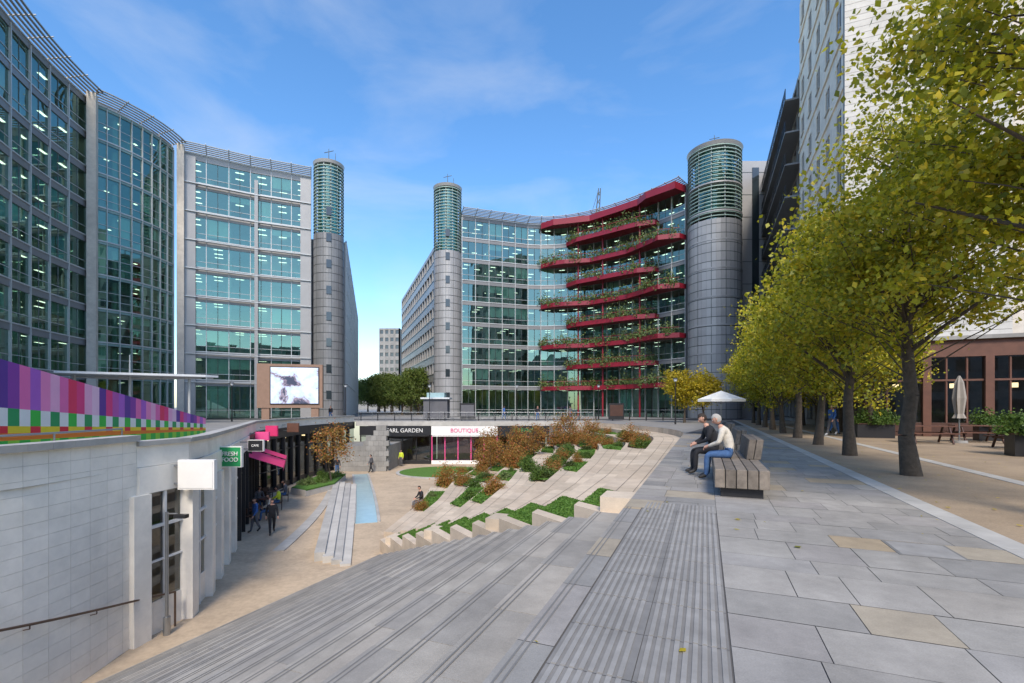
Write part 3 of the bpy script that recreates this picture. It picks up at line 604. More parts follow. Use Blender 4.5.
# ---------------- far shops -----------
E=empty('shop_row'); g=MB(); G=MB(); Y=52.0
units=[(-16.8,-9.0,'black_metal','PEARL GARDEN','shop_interior','white_paint'),(-8.9,-1.6,'white_paint','BOUTIQUE','shop_interior_pink','pink'),(-1.5,4.0,'black_metal','GREENS','shop_interior','sign_green'),(4.1,9.0,'cloth_grey','EXPRESS','shop_interior','white_paint')]
for x0,x1,m,tx,im,tm in units:
    g.box(((x0+x1)/2,Y-.05,-1.0),(x1-x0,.35,1.0),m); g.box(((x0+x1)/2,Y,ZL+.2),(x1-x0,.2,.4),m); text(tx,((x0+x1)/2+(.9 if x0<-16 else 0),Y-.26,-1.0),.62,tm,0,E,'fascia_lettering')
    n=5; 
    for i in range(n+1): g.box((x0+.05+(x1-x0-.1)*i/n,Y,-3.0),(.1,.16,3.0),m if m!='white_paint' else 'pink')
    G.quad((x0,Y+.02,ZL+.4),(x1,Y+.02,ZL+.4),(x1,Y+.02,-1.5),(x0,Y+.02,-1.5),'glass_shop'); g.quad((x0,Y+4,ZL),(x1,Y+4,ZL),(x1,Y+4,-.3),(x0,Y+4,-.3),im)
    g.quad((x0,Y,-.6),(x1,Y,-.6),(x1,Y+4,-.6),(x0,Y+4,-.6),im)
    for i in range(n): g.box((x0+(x1-x0)*(i+.5)/n,Y+1.4,-1.45),(.5,.15,.06),'warm_lamp')
    g.box(((x0+x1)/2,Y-.35,-1.58),(x1-x0-.3,.5,.08),m)
g.box((-4,Y+.1,-.22),(26.5,.5,.5),'coping'); g.build('shopfronts',E);G.build('shop_glazing',E)
h=MB()
for x in np.arange(-17,9.2,1.5): h.tube((x,Y+.1,0),(x,Y+.1,1.0),.025,.025,'steel',5)
for z in(.3,.5,.7,1.02): h.tube((-17,Y+.1,z),(9,Y+.1,z),.012 if z<1 else .03,.012 if z<1 else .03,'steel',5)
h.build('railing')
g=MB()
for j in range(9):
    for i in range(11):
        x=-17.4+.1+i*.5+(.25 if j%2 else 0)
        if x<-12.4 and (x+17.4)/5*4.4+.4>j*.5: g.box((x+.25,46.2,ZL+.25+j*.5),(.49,.5,.485),'stone_grey')
g.prism([(-17.5,46.3),(-12.2,46.3),(-12.2,51.8),(-17.5,51.8)],ZL,-2.2,'stone_grey'); g.build('stone_retaining_wall')
# ---------------- striped hoarding --------------
E=empty('striped_mural_hoarding'); 
cols_up=[(.80,.16,.42),(.50,.10,.42),(.85,.42,.62),(.26,.05,.36),(.78,.05,.22),(.85,.25,.50),(.12,.04,.30),(.80,.04,.12),(.42,.12,.55),(.85,.55,.70)]
cols_lo=[(.04,.50,.06),(.85,.65,.03),(.85,.22,.02),(.80,.80,.76),(.02,.32,.10),(.30,.68,.05),(.75,.03,.05)]
for i,c in enumerate(cols_up): M('mural_upper_%d'%i,c,.6,.05)
for i,c in enumerate(cols_lo): M('mural_lower_%d'%i,c,.6,.05)
g=MB(); a=(-13.0,9.0);b=(-17.6,27); n=44
for i in range(n):
    f0,f1=i/n,(i+1)/n; p=(a[0]+(b[0]-a[0])*f0,a[1]+(b[1]-a[1])*f0); q=(a[0]+(b[0]-a[0])*f1,a[1]+(b[1]-a[1])*f1)
    zt_=lambda f:3.45+(.95-3.45)*f; zm=lambda f:1.85+(.62-1.85)*f
    def sl(z0a,z0b,z1a,z1b,m): g.add([(*p,z0a),(*q,z0b),(*q,z1b),(*p,z1a)],[(0,1,2,3)],m)
    sl(zm(f0),zm(f1),zt_(f0),zt_(f1),'mural_upper_%d'%((i*7+i//3)%10))
    rows=[(0,.42,0 if i%2 else 5),(.42,.55,2),(.55,.68,1 if i%3 else 6),(.68,1.0,[0,3,4,3][i%4])]
    for a0,a1,ci in rows: sl(zm(f0)*a0,zm(f1)*a0,zm(f0)*a1,zm(f1)*a1,'mural_lower_%d'%ci)
g.build('striped_panels',E)
g=MB(); g.add([(a[0]-.1,a[1],0),(b[0]-.1,b[1],0),(b[0]-.1,b[1],.95),(a[0]-.1,a[1],3.45)],[(0,1,2,3)],'white_paint')
for i in range(0,n,8): f=i/n; g.tube((a[0]+(b[0]-a[0])*f-.05,a[1]+(b[1]-a[1])*f,0),(a[0]+(b[0]-a[0])*f-.05,a[1]+(b[1]-a[1])*f,3.45-2.5*f),.04,.04,'steel',6)
g.build('hoarding_frame',E)
# canopy
g=MB(); g.prism([(-43,43),(-39.5,40.5),(-30,46.0),(-29.5,47.2),(-38,49)],4.55,4.75,'cap_white'); 
for i in range(8): f=i/7; g.tube((-43+13*f,43.5+2.6*f,4.45),(-39.5+9.6*f,49-2*f,4.45),.06,.06,'mullion_light',6)
for x,y in((-36.6,45),(-32,46.6),(-40.5,43.5)): g.tube((x,y,0),(x,y,4.6),.12,.12,'mullion_light',10)
g.tube((-36.6,45,4.6),(-36.6,45,6.6),.08,.05,'mullion_light',8); g.build('entrance_canopy')
# LED screen
def screen_mat():
    m=bpy.data.materials.new('screen_picture'); m.use_nodes=True; n=m.node_tree.nodes; l=m.node_tree.links; p=n['Principled BSDF']
    tc=n.new('ShaderNodeTexCoord'); no=n.new('ShaderNodeTexNoise'); no.inputs['Scale'].default_value=.45; no.inputs['Detail'].default_value=11; no.inputs['Roughness'].default_value=.62; no.inputs['Distortion'].default_value=.3; l.new(tc.outputs['Object'],no.inputs['Vector'])
    r=n.new('ShaderNodeValToRGB'); e=r.color_ramp.elements; e[0].position=.40; e[0].color=(.04,.05,.09,1); e[1].position=.56; e[1].color=(.62,.70,.85,1); x=e.new(.44); x.color=(.30,.24,.30,1); x=e.new(.47); x.color=(.45,.55,.75,1)
    l.new(no.outputs['Fac'],r.inputs[0]); l.new(r.outputs[0],p.inputs['Base Color']); l.new(r.outputs[0],p.inputs['Emission Color']); p.inputs['Emission Strength'].default_value=.35; MATS['screen_picture']=m
screen_mat()
E=empty('outdoor_led_screen'); g=MB(); c=(-25.4,54); rz=.25; ca,sa=math.cos(rz),math.sin(rz)
g.box((c[0],c[1],4.0),(6.9,.9,5.0),'led_frame',rz); g.box((c[0]-2.6*ca,c[1]-2.6*sa,.7),(.8,.7,1.6),'led_frame',rz); g.box((c[0]+2.6*ca,c[1]+2.6*sa,.7),(.8,.7,1.6),'led_frame',rz)
g.box((c[0]+.5*ca+.49*sa,c[1]+.5*sa-.49*ca,4.05),(5.2,.08,4.3),'black_metal',rz); g.build('housing',E)
g=MB(); g.box((c[0]+.5*ca+.55*sa,c[1]+.5*sa-.55*ca,4.05),(5.0,.06,4.1),'screen_picture',rz); g.build('display',E)
# ---------------- grid facade ------------
def grid(mb,p,q,z0,z1,nx,nz,fw,fh,wall,glass='win_dark',dep=.35,toward=CEN,frame=None):
    L=math.hypot(q[0]-p[0],q[1]-p[1]); cw=L/nx; ch=(z1-z0)/nz; P=lambda d:(p[0]+(q[0]-p[0])*d/L,p[1]+(q[1]-p[1])*d/L)
    mb.seg(p,q,.1,z0,z1,glass,-dep,toward)
    for i in range(nx+1):
        a=max(0,i*cw-cw*(1-fw)/2);b=min(L,i*cw+cw*(1-fw)/2); mb.seg(P(a),P(b),dep,z0,z1,wall,-dep/2,toward)
        if i==nx: break
        a2=i*cw+cw*(1-fw)/2;b2=(i+1)*cw-cw*(1-fw)/2
        for j in range(nz+1):
            za=max(z0,z0+j*ch-ch*(1-fh)/2);zb=min(z1,z0+j*ch+ch*(1-fh)/2); mb.seg(P(a2),P(b2),dep-.02,za,zb,wall,-dep/2-.01,toward)
            if j<nz and frame:
                mb.seg(P((a2+b2)/2-.04),P((a2+b2)/2+.04),.06,zb,zb+ch*fh,frame,-dep+.08,toward)
                mb.seg(P(a2),P(b2),.12,zb,zb+.07,frame,0.03,toward)
def sldmass(mb,p,q,dep,z0,z1,m,toward):
    a=offset([p,q],-.45,toward); b=offset([p,q],-dep,toward); mb.prism([a[0],a[1],b[1],b[0]],z0,z1,m)
E=empty('stone_office_building'); g=MB(); p=ST(39,9.0);q=ST(56,9.0); tw=ST(45,0)
M('stone_front',(.88,.77,.62),.8,island=.05,bump=.1,stain=.1)
grid(g,p,q,5,43,5,10,.42,.50,'stone_front','win_dark',.12,tw,'stone_white'); grid(g,p,q,0,5,5,1,.7,.8,'stone_grey','win_dark',.3,tw,'black_metal'); sldmass(g,p,q,12,0,43,'stone_pale',tw)
for k in range(1,10): g.seg(p,q,.10,5+3.8*k-.1,5+3.8*k+.1,'stone_front',.05,tw)
g.build('windowed_front',E)
g=MB(); p2=ST(38.7,8.9);q2=ST(38.7,17.6); tw2=ST(0,12)
z=0
while z<43:
    g.seg(p2,q2,.12,z+.012,z+.42,'stone_white',0,tw2); z+=.43
g.seg(p2,q2,.3,0,43,'stone_grey',-.2,tw2)
g.prism([ST(38.9,9.5),ST(38.9,17.5),ST(55,17.5),ST(55,9.5)],0,43.2,'stone_pale'); g.build('clad_gable',E)
E=empty('stone_office_building'); g=MB(); p3=ST(41,17.7);q3=ST(41,50)
grid(g,p3,q3,0,34,14,9,.45,.6,'stone_white','win_dark',.3,tw2,'mullion_dark'); sldmass(g,p3,q3,12,0,34,'stone_pale',tw2); g.build('windowed_wing',E)
E=empty('unseen_reflected_block'); g=MB(); p=(-60,-55);q=(60,-62); grid(g,p,q,0,26,34,7,.55,.6,'stone_grey','win_dark',.3,CEN); sldmass(g,p,q,14,0,26,'stone_grey',CEN); g.build('facade',E)  # unseen block behind the camera, added for the glass facades to reflect
# balcony building
g=MB(); p=ST(56.2,9.2);q=ST(79,9.2); E=empty('balcony_apartment_building'); tw=ST(60,0)
grid(g,p,q,0,37,9,11,.8,.75,'stone_grey','win_dark',.4,tw,'black_metal'); sldmass(g,p,q,12,0,37,'stone_grey',tw)
for k in range(1,11):
    z=37/11*k; g.seg(p,q,1.5,z-.12,z+.05,'metal_panel_dark',.75,tw)
    for h_ in(.35,.6,.85,1.1): g.seg(p,q,.04,z+h_,z+h_+.05,'black_metal',1.46,tw)
    for i in range(13): f=i/12; g.tube((p[0]+(q[0]-p[0])*f+(-N[0])*1.46,p[1]+(q[1]-p[1])*f-N[1]*1.46,z),(p[0]+(q[0]-p[0])*f-N[0]*1.46,p[1]+(q[1]-p[1])*f-N[1]*1.46,z+1.15),.04,.04,'black_metal',5)
g.build('balconies',E)
g=MB(); E=empty('white_apartment_building'); p=ST(79.5,6.6);q=ST(108,6.6); grid(g,p,q,0,37,10,11,.5,.6,'stone_front','win_dark',.4,ST(90,0),'black_metal'); sldmass(g,p,q,12,0,37,'stone_front',ST(90,0)); grid(g,ST(79.2,6.6),ST(79.2,9.1),0,37,1,11,.5,.55,'stone_white','win_dark',.2,ST(0,8),None)
g.build('facade',E)
# distant
E=empty('white_office_building'); g=MB(); p=(-14.2,90);q=(-32.9,140); tw=(-60,90); grid(g,p,q,0,33.5,18,9,.9,.6,'metal_panel','win_dark',.4,tw,'mullion_light'); sldmass(g,p,q,20,0,33.5,'stone_white',tw); g.seg((-14.2,90),(4,94),.4,0,34,'stone_white'); g.build('facade',E)
E=empty('brick_apartment_block'); g=MB(); p=(-58,205);q=(-49,205); grid(g,p,q,0,36,4,11,.6,.5,'stone_grey','win_dark',.4,(0,0)); sldmass(g,p,q,30,0,36,'stone_grey',(0,0)); 
grid(g,(-49,205),(-49,235),0,36,8,11,.5,.5,'stone_white','win_dark',.4,(0,220)); g.build('facade',E)
g=MB(); g.box((-80,320,5),(60,20,10),'stone_grey'); g.box((-20,340,6),(80,20,12),'stone_pale'); g.build('distant_low_building')
# restaurant pavilion on right
E=empty('restaurant_building'); g=MB();G=MB(); p=ST(32.5,8.6); q=ST(32.5,40); tw=ST(0,10); pr=resample([p,q],2.6)
for i in range(len(pr)-1):
    a,b=pr[i],pr[i+1]; G.quad((*a,0),(*b,0),(*b,4.3),(*a,4.3),'glass_shop'); g.seg(a,b,.2,0,.75,'wood_dark',.0,tw); g.seg(a,b,.25,4.3,5.2,'wood_brown',.0,tw); g.seg(a,b,.5,5.2,5.4,'stone_grey',.1,tw)
    dx,dy=N; g.box((a[0],a[1],2.15),(.36,.36,4.3),'wood_brown',math.atan2(dy,dx)); g.seg(a,b,.09,3.0,3.1,'wood_brown',.02,tw)
    for f in(.33,.66): c=(a[0]+(b[0]-a[0])*f,a[1]+(b[1]-a[1])*f); g.box((*c,2.15),(.09,.09,4.2),'wood_brown')
    g.box((c[0]+D[0]*1.5,c[1]+D[1]*1.5,2.8),(.2,.2,.25),'warm_lamp')
g.prism([ST(32.7,8.6),ST(38.2,8.6),ST(38.2,40),ST(32.7,40)],5.3,5.45,'roof'); g.prism([ST(36.5,8.7),ST(38.2,8.7),ST(38.2,40),ST(36.5,40)],0,5.2,'shop_interior'); g.build('timber_frontage',E);G.build('restaurant_glazing',E)
# ---------------- street furniture right ---------------
def parasol(name,loc,r,h,m,closed=False):
    g=MB(); g.tube((0,0,0),(0,0,h),.03,.025,'steel',8); g.tube((0,0,0),(0,0,.1),.3,.28,'stone_grey',12)
    if closed:
        n=12; prof=[(h,.03),(h-.3,.13),(h-1.0,.2),(h-1.7,.13),(h-1.9,.2)]
        for a,b in zip(prof,prof[1:]):
            vs=[];
            for z,rr in(a,b):
                for i in range(n): t=2*math.pi*i/n; r2=rr*(1.25 if i%2 else .8); vs.append((r2*math.cos(t),r2*math.sin(t),z))
            g.add(vs,[(i,(i+1)%n,(i+1)%n+n,i+n) for i in range(n)],m)
    else:
        n=8; rim=[(r*math.cos(2*math.pi*i/n),r*math.sin(2*math.pi*i/n),h-.5) for i in range(n)]; 
        g.add(rim+[(0,0,h)],[(i,(i+1)%n,n) for i in range(n)],m); g.add(rim+[(x,y,z-.14) for x,y,z in rim],[(i,(i+1)%n,(i+1)%n+n,i+n) for i in range(n)],m)
        for i in range(n): g.tube((0,0,h-.75),rim[i],.012,.012,'steel',4)
    return g.build(name,None,loc)
parasol('white_parasol',(12.1,27.2,0),1.35,2.55,'canvas_white')
for s_,t_ in((24.5,13.6),(27,10.5),(23,16.4)): parasol('closed_parasol',ST(s_,t_,0),1,3.0,'canvas_grey',True)
def picnic(loc,rz):
    g=MB()
    for i in range(5): g.box((0,-.3+.15*i,.75),(1.8,.135,.04),'wood_brown')
    for y in(-.68,.68):
        for d in(-.07,.07): g.box((0,y+d,.45),(1.8,.125,.04),'wood_brown')
    for x in(-.65,.65):
        for sg in(-1,1): g.tube((x,sg*.3,.73),(x,sg*.72,0),.045,.045,'wood_dark',4)
        g.box((x,0,.41),(.05,1.45,.08),'wood_dark')
    return g.build('picnic_table',None,loc,rz)
rzN=math.atan2(N[1],N[0])
for s_,t_ in((21.5,13.6),(23.2,16.2),(24,11.3),(26.5,9.2),(20.6,17.5),(28,11.5),(26.5,14),(25.5,17.8)): picnic(ST(s_,t_,0),rzN)
def planter(loc,w_,h_,me,rz):
    E=empty('planter_box',loc); E.rotation_euler[2]=rz; g=MB(); g.prism([(-w_/2,-.3),(w_/2,-.3),(w_/2,.3),(-w_/2,.3)],0,h_,'black_metal'); g.prism([(-w_/2-.03,-.33),(w_/2+.03,-.33),(w_/2+.03,.33),(-w_/2-.03,.33)],h_,h_+.05,'wood_dark'); g.build('box',E)
    for i in range(max(1,int(w_/.5))):
        o=put_bush('plants',me,(-w_/2+.3+.5*i,0,h_),.85); o.parent=E
planter(ST(20.6,10.1,0),1.6,.7,bushG[0],rzN); planter(ST(22.0,12.2,0),1.2,.8,bushG[1],rzN); planter(ST(30,8.2,0),1.6,.7,bushG[0],rzN); planter(ST(29.5,13.0,0),1.8,.7,bushG[1],rzN)
g=MB(); c=ST(19.3,10.4); g.box((c[0],c[1],.5),(.75,.45,1.0),'black_metal',rzN); g.box((c[0],c[1],1.03),(.82,.52,.05),'wood_dark',rzN); e=g.build('menu_stand'); text('*',(c[0]-.1,c[1]-.3,.6),.5,'white_paint',rzN,e,'emblem')
def lamp(loc,h=4.5):
    g=MB(); g.tube((0,0,0),(0,0,.8),.09,.07,'black_metal',8); g.tube((0,0,.8),(0,0,h),.05,.04,'black_metal',8); g.tube((0,0,h),(0,0,h+.25),.12,.2,'cap_white',10); g.tube((0,0,h+.25),(0,0,h+.32),.26,.2,'black_metal',10); g.build('street_lamp',None,loc)
for x,y in((.6,57.5),(10.5,57),(-10,57),(-20,56.5),(-31,52),(15.3,44)): lamp((x,y,0),4.0)
g=MB()
for x in np.arange(-20,20,2.0): g.tube((x,56,0),(x,56,.9),.07,.07,'black_metal',8); g.tube((x,56,.9),(x,56,.97),.08,.04,'black_metal',8)
g.build('bollards')
for x in(-5.2,12.2):
    g=MB(); g.box((x,55,1.1),(1.8,.25,1.9),'black_metal'); g.box((x,54.86,1.2),(1.5,.02,1.3),'cloth_grey' if x<0 else 'wood_dark'); g.build('advertising_panel')
g=MB(); g.box((-9.6,60,1.4),(3,2.4,2.4),'cloth_grey'); g.box((-9.6,60,2.7),(3.6,3,.2),'cap_white'); g.box((-9.6,60,3.1),(2.2,2,.6),'rill'); g.build('kiosk')
# ---------------- bench ----------------
def bench(s0,s1,back):
    E=empty('timber_bench'); g=MB()
    for i in range(5):
        t0=.16+i*.176; g.prism([ST(s0,t0),ST(s1,t0),ST(s1,t0+.164),ST(s0,t0+.164)],.17,.50,'timber_grey')
    if back:
        for j in range(2): 
            t0=.80+.14*j
            a=.06
            vs=[ST(s0+.02,t0,.502),ST(s1-.02,t0,.502),ST(s1-.02,t0+.13,.502),ST(s0+.02,t0+.13,.502),ST(s0+.02,t0+a,.92),ST(s1-.02,t0+a,.92),ST(s1-.02,t0+.13+a,.92),ST(s0+.02,t0+.13+a,.92)]
            g.add(vs,[(0,3,2,1),(4,5,6,7),(0,1,5,4),(1,2,6,5),(2,3,7,6),(3,0,4,7)],'timber_grey')
    o=g.build('timber_beams',E); b=o.modifiers.new('b','BEVEL'); b.width=.012; b.segments=2
    g=MB(); g.prism([ST(s0+.12,.26),ST(s1-.12,.26),ST(s1-.12,.94),ST(s0+.12,.94)],0.0,.17,'black_metal'); g.build('plinth',E)
bench(9.1,10.9,False); bench(10.96,13.2,True); bench(15.2,17.6,True); bench(21,23.5,True)
# ---------------- people ---------------
POSES={
'sit':dict(pelvis=(0,-.02,.60),waist=(0,.0,.76),chest=(0,.09,.99),nb=(0,.17,1.15),neck=(0,.22,1.22),sh=(.185,.13,1.11),el=(.25,.20,.84),wr=(.10,.43,.74),hip=(.10,.02,.58),kn=(.15,.45,.56),an=(.14,.46,.11),toe=(.15,.63,.05),head=(0,.27,1.335),pitch=-.55),
'sit_up':dict(pelvis=(0,-.02,.60),waist=(0,-.04,.78),chest=(0,-.01,1.02),nb=(0,.04,1.20),neck=(0,.07,1.28),sh=(.185,.0,1.15),el=(.25,.10,.88),wr=(.10,.36,.78),hip=(.10,.02,.58),kn=(.13,.45,.56),an=(.12,.50,.11),toe=(.13,.67,.05),head=(0,.11,1.40),pitch=-.2),
'stand':dict(pelvis=(0,0,.95),waist=(0,0,1.08),chest=(0,-.01,1.30),nb=(0,0,1.46),neck=(0,.01,1.52),sh=(.18,-.01,1.42),el=(.24,-.03,1.13),wr=(.25,.06,.88),hip=(.09,0,.90),kn=(.10,.02,.50),an=(.10,-.02,.10),toe=(.12,.14,.045),head=(0,.025,1.64),pitch=-.1),
}
def person(name,pose,loc,rz,top,bottom,skin='skin',hair='hair_grey',shoe='shoe',walk=0.,arms=None,sub=1,bald=False):
    q=POSES[pose]; E=empty(name,loc); E.rotation_euler[2]=rz
    V=[];Rr=[];ED=[];lab=[]
    def av(p,r): V.append(p);Rr.append(r);return len(V)-1
    def ae(a,b,m): ED.append((a,b));lab.append(m)
    pe=av(q['pelvis'],(.15,.12));wa=av(q['waist'],(.155,.125));ch=av(q['chest'],(.165,.13));nb=av(q['nb'],(.085,.075));nk=av(q['neck'],(.055,.055))
    ae(pe,wa,top);ae(wa,ch,top);ae(ch,nb,top);ae(nb,nk,skin); ends={}
    for sd in(-1,1):
        f=lambda k,dy=0,dz=0:(q[k][0]*sd,q[k][1]+dy,q[k][2]+dz)
        w=walk*sd
        sh=av(f('sh'),(.072,.072));el=av(f('el',-w*.25),(.054,.054));wr=av(f('wr',-w*.6,abs(w)*.04),(.032,.036))
        ae(ch,sh,top);ae(sh,el,top);ae(el,wr,top)
        hip=av(f('hip'),(.10,.10));kn=av(f('kn',w*.45,abs(w)*.03 if w<0 else 0),(.070,.070));lift=.12 if w<0 else 0
        an=av(f('an',w*1.0,lift),(.050,.050));to=av(f('toe',w*1.0,lift*.3),(.045,.038))
        ae(pe,hip,bottom);ae(hip,kn,bottom);ae(kn,an,bottom);ae(an,to,shoe)
        ends[sd]=(V[el],V[wr])
    me=bpy.data.meshes.new('body'); me.from_pydata(V,ED,[]); o=bpy.data.objects.new('body',me); SC.collection.objects.link(o)
    md=o.modifiers.new('Skin','SKIN'); md.use_smooth_shade=True; sv=me.skin_vertices[0].data
    for i,r in enumerate(Rr): sv[i].radius=r; sv[i].use_root=(i==0)
    ss=o.modifiers.new('s','SUBSURF'); ss.levels=2; ss.render_levels=2
    dg=bpy.context.evaluated_depsgraph_get(); dg.update(); nm=bpy.data.meshes.new_from_object(o.evaluated_get(dg)); bpy.data.objects.remove(o)
    nm.materials.clear(); ms=[top,bottom,skin,shoe]; 
    for m in ms: nm.materials.append(MATS[m])
    A=np.array([V[a] for a,b in ED]);B=np.array([V[b] for a,b in ED])
    for pl in nm.polygons:
        c=np.array(pl.center); ab=B-A; t=np.clip(((c-A)*ab).sum(1)/(ab*ab).sum(1),0,1); d=np.linalg.norm(A+ab*t[:,None]-c,axis=1); pl.material_index=ms.index(lab[int(d.argmin())]); pl.use_smooth=True
    b=bpy.data.objects.new('body',nm); SC.collection.objects.link(b); b.parent=E
    H=MB(); hc=q['head']; mt=Matrix.Rotation(q['pitch'],3,'X')
    def fn(u):
        x,y,z=u
        if z<0: x*=1-.30*z*z; y=y*(1-.12*z*z)+.10*(-z)
        if y<0: y*=1.05
        return(x,y,z)
    H.ell(hc,(.076,.096,.118),skin,20,14,fn,mt)
    kp=lambda u:(u[2]>.5 or (u[1]<.05 and u[2]>-.5))and not(u[1]>.55 and u[2]<.62)
    H.ell(hc,(.083,.103,.124),hair,20,14,fn,mt,kp)
    L=lambda p:tuple(Vector(hc)+mt@Vector(p))
    H.chain([L((0,.088,.02)),L((0,.112,-.022)),L((0,.09,-.032))],[.008,.014,.010],skin,6)
    for sd in(-1,1):
        H.ell(L((.03*sd,.084,.012)),(.012,.008,.008),'eye_white',8,6); H.ell(L((.03*sd,.091,.012)),(.005,.004,.005),'hair_dark',6,5)
        H.ell(L((.078*sd,-.005,-.005)),(.010,.02,.032),skin,8,6); H.tube(L((.015*sd,.095,.032)),L((.045*sd,.085,.03)),.004,.003,hair,5)
    H.tube(L((-.02,.097,-.058)),L((.02,.097,-.058)),.005,.005,'lips',5)
    H.build('head',E)
    H=MB()
    for sd in(-1,1):
        e,wp_=Vector(ends[sd][0]),Vector(ends[sd][1]); d=(wp_-e).normalized(); side=Vector((sd,0,0)); side=(side-d*side.dot(d)).normalized(); nn=d.cross(side)*(-sd)
        if nn.z>0 and pose!='stand': nn=-nn
        H.chain([tuple(wp_-d*.03),tuple(wp_+d*.02),tuple(wp_+d*.085)],[.026,.030,.034],skin,8)
        for i,ln in enumerate((.062,.075,.070,.055)):
            b0=wp_+d*.08+side*((i-1.5)*.019); p1=b0+d*ln*.5+nn*.008; p2=p1+d*ln*.32+nn*ln*.3; p3=p2+d*ln*.1+nn*ln*.3
            H.chain([tuple(b0),tuple(p1),tuple(p2),tuple(p3)],[.0095,.009,.008,.006],skin,6)
        b0=wp_+d*.03-side*.026; p1=b0+d*.03-side*.022; p2=p1+d*.028-side*.004+nn*.008; H.chain([tuple(b0),tuple(p1),tuple(p2)],[.011,.010,.007],skin,6)
    H.build('hands',E); return E
FA=math.atan2(-N[1],-N[0])-math.pi/2
person('seated_man','sit',ST(11.25,.50,0),FA-.1,'shirt_cream','denim','skin','hair_grey','shoe')
person('seated_man','sit',ST(12.15,.20,0),FA+.25,'cloth_black','cloth_black','skin','hair_dark','shoe')
person('walking_man','stand',(-12.9,23.6,ZL),2.4,'cloth_blue','cloth_grey','skin','hair_dark','shoe',walk=.18)
person('walking_woman','stand',(-11.9,23.3,ZL),-2.6,'cloth_black','cloth_black','skin','hair_dark','shoe',walk=.28)
person('standing_worker','stand',(-11.8,50,ZL),2.8,'hi_vis','cloth_grey','skin','hair_dark')
person('seated_person','sit_up',(-5.6,28.9,ZL-.05),2.2,'cloth_black','cloth_grey','skin','hair_dark')
g=MB(); g.box((-5.6,28.9,ZL+.21),(1.6,.5,.42),'stone_white',2.2); g.build('stone_block_seat')
person('walking_woman','stand',(17.9,26.3,0),1.8,'cloth_blue','cloth_grey','skin','hair_dark','shoe_white',walk=.22)
person('walking_man','stand',(18.8,27.4,0),-1.3,'cloth_black','denim','skin','hair_dark','shoe',walk=.2)
person('walking_man','stand',(-16.0,43,ZL),.4,'cloth_black','denim','skin','hair_dark','shoe',walk=.25)
person('walking_man','stand',(-13.5,45,ZL),1.4,'cloth_grey','cloth_black','skin','hair_dark','shoe',walk=.22)
for x,y,t_ in((3,55,'cloth_black'),(-1,58,'cloth_blue'),(7,56.5,'cloth_grey'),(-22,57,'cloth_black')): person('walking_man','stand',(x,y,0),x,t_,'denim','skin','hair_dark','shoe',walk=.22)
def cafe(x,y,ppl):
    g=MB(); g.tube((0,0,0),(0,0,.72),.03,.03,'black_metal',6); g.tube((0,0,.72),(0,0,.75),.35,.35,'wood_brown',16); g.tube((0,0,0),(0,0,.03),.22,.22,'black_metal',12); g.build('cafe_table',None,(x,y,ZL))
    for k in range(3):
        a=k*2.1+.4; g=MB()
        g.box((0,0,.45),(.42,.42,.04),'wood_dark'); g.box((0,-.2,.75),(.42,.03,.3),'wood_dark')
        for sx in(-.18,.18):
            for sy in(-.18,.18): g.tube((sx,sy,0),(sx,sy,.45 if sy>0 else .85),.015,.015,'black_metal',5)
        g.build('cafe_chair',None,(x+.75*math.cos(a),y+.75*math.sin(a),ZL),a+math.pi/2)
        if k<ppl: person('seated_diner','sit_up',(x+.75*math.cos(a),y+.75*math.sin(a),ZL-.06),a+math.pi/2,random.choice(['cloth_black','hi_vis','cloth_grey','shirt_cream']),'denim','skin','hair_dark')
cafe(-15.0,28.5,2); cafe(-15.8,31.0,1); cafe(-14.2,26,1)
C=[]
for _ in range(620):
    s=R_.uniform(0,40);t=R_.uniform(-1.1,9); 
    if t<3 and R_.random()<.68: continue
    C.append((*ST(s,t),.012))
C=np.array(C); V=leaf_arrays(C,.065,rng); V=V.reshape(-1,4,3); 
V[:,:,2]=C[:,None,2]+ (V[:,:,2]-C[:,None,2])*.12+.004; 
o=bpy.data.objects.new('fallen_leaves',leaf_mesh('fallen_leaves',V.reshape(-1,3),'leaf_yellow')); SC.collection.objects.link(o)
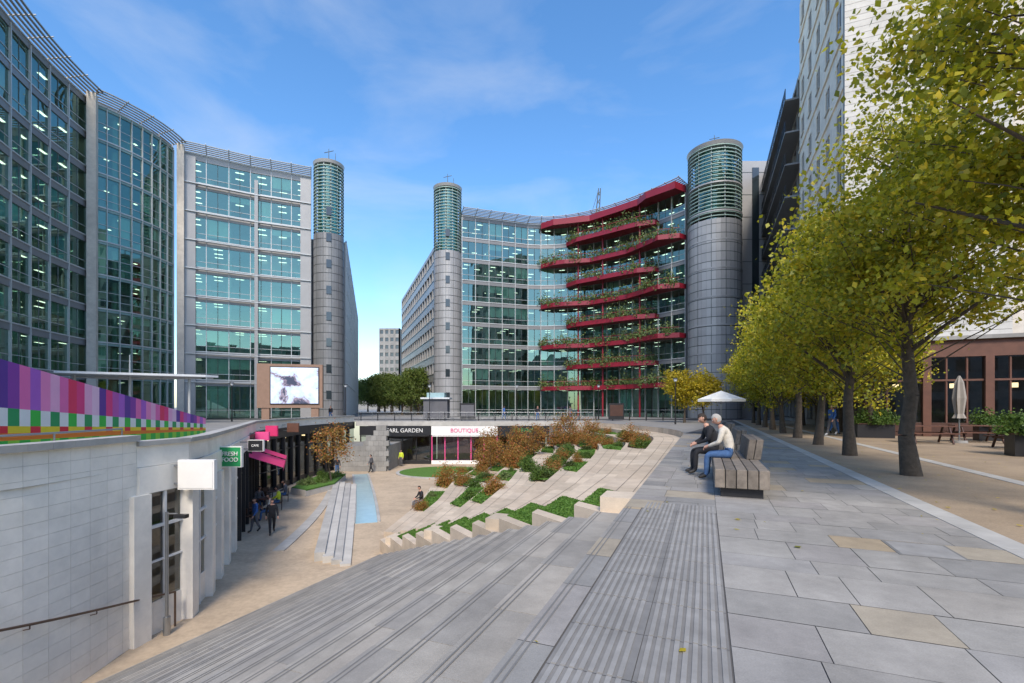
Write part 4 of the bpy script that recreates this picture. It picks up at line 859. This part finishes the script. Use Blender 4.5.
# ---------------- light, sky, camera -------------
EL=math.radians(44); AZ=math.radians(180)
W=bpy.data.worlds.new('World'); SC.world=W; W.use_nodes=True; n=W.node_tree.nodes; l=W.node_tree.links; bg=n['Background']
sky=n.new('ShaderNodeTexSky'); sky.sky_type='NISHITA'; sky.sun_disc=False; sky.sun_elevation=EL; sky.sun_rotation=AZ; sky.air_density=1.0; sky.dust_density=.8; sky.ozone_density=2.0
hs_=n.new('ShaderNodeHueSaturation'); hs_.inputs['Saturation'].default_value=1.24; hs_.inputs['Value'].default_value=1.95
l.new(sky.outputs[0],hs_.inputs['Color'])
tc=n.new('ShaderNodeTexCoord'); mp=n.new('ShaderNodeMapping'); mp.inputs['Scale'].default_value=(1.2,1.2,3.2); mp.inputs['Rotation'].default_value=(.2,.35,.3); l.new(tc.outputs['Generated'],mp.inputs[0])
cn=n.new('ShaderNodeTexNoise'); cn.inputs['Scale'].default_value=2.0; cn.inputs['Detail'].default_value=8; cn.inputs['Roughness'].default_value=.55; cn.inputs['Distortion'].default_value=.5; l.new(mp.outputs[0],cn.inputs['Vector'])
cr=n.new('ShaderNodeMapRange'); cr.inputs[1].default_value=.48; cr.inputs[2].default_value=.84; cr.inputs[3].default_value=0; cr.inputs[4].default_value=.42; l.new(cn.outputs['Fac'],cr.inputs[0])
mx=n.new('ShaderNodeMix'); mx.data_type='RGBA'; l.new(cr.outputs[0],mx.inputs[0]); l.new(hs_.outputs[0],mx.inputs[6]); mx.inputs[7].default_value=(5.4,5.8,6.4,1)
l.new(mx.outputs[2],bg.inputs[0]); bg.inputs[1].default_value=.15
sd=bpy.data.lights.new('sun','SUN'); sd.energy=3.9; sd.angle=math.radians(16); sd.color=(1,.90,.77); so=bpy.data.objects.new('sun',sd); SC.collection.objects.link(so)
dirv=Vector((math.sin(AZ)*math.cos(EL),math.cos(AZ)*math.cos(EL),math.sin(EL))); so.rotation_euler=dirv.to_track_quat('Z','Y').to_euler()
cd=bpy.data.cameras.new('camera'); cd.lens=16.52; cd.sensor_width=36; cd.sensor_fit='HORIZONTAL'; cd.shift_y=.064; cd.clip_end=3000; cd.clip_start=.05
co=bpy.data.objects.new('camera',cd); SC.collection.objects.link(co); co.location=(0,0,1.6); co.rotation_euler=(math.pi/2,0,0); SC.camera=co
SC.view_settings.view_transform='Standard'; SC.view_settings.look='None'; SC.view_settings.exposure=0
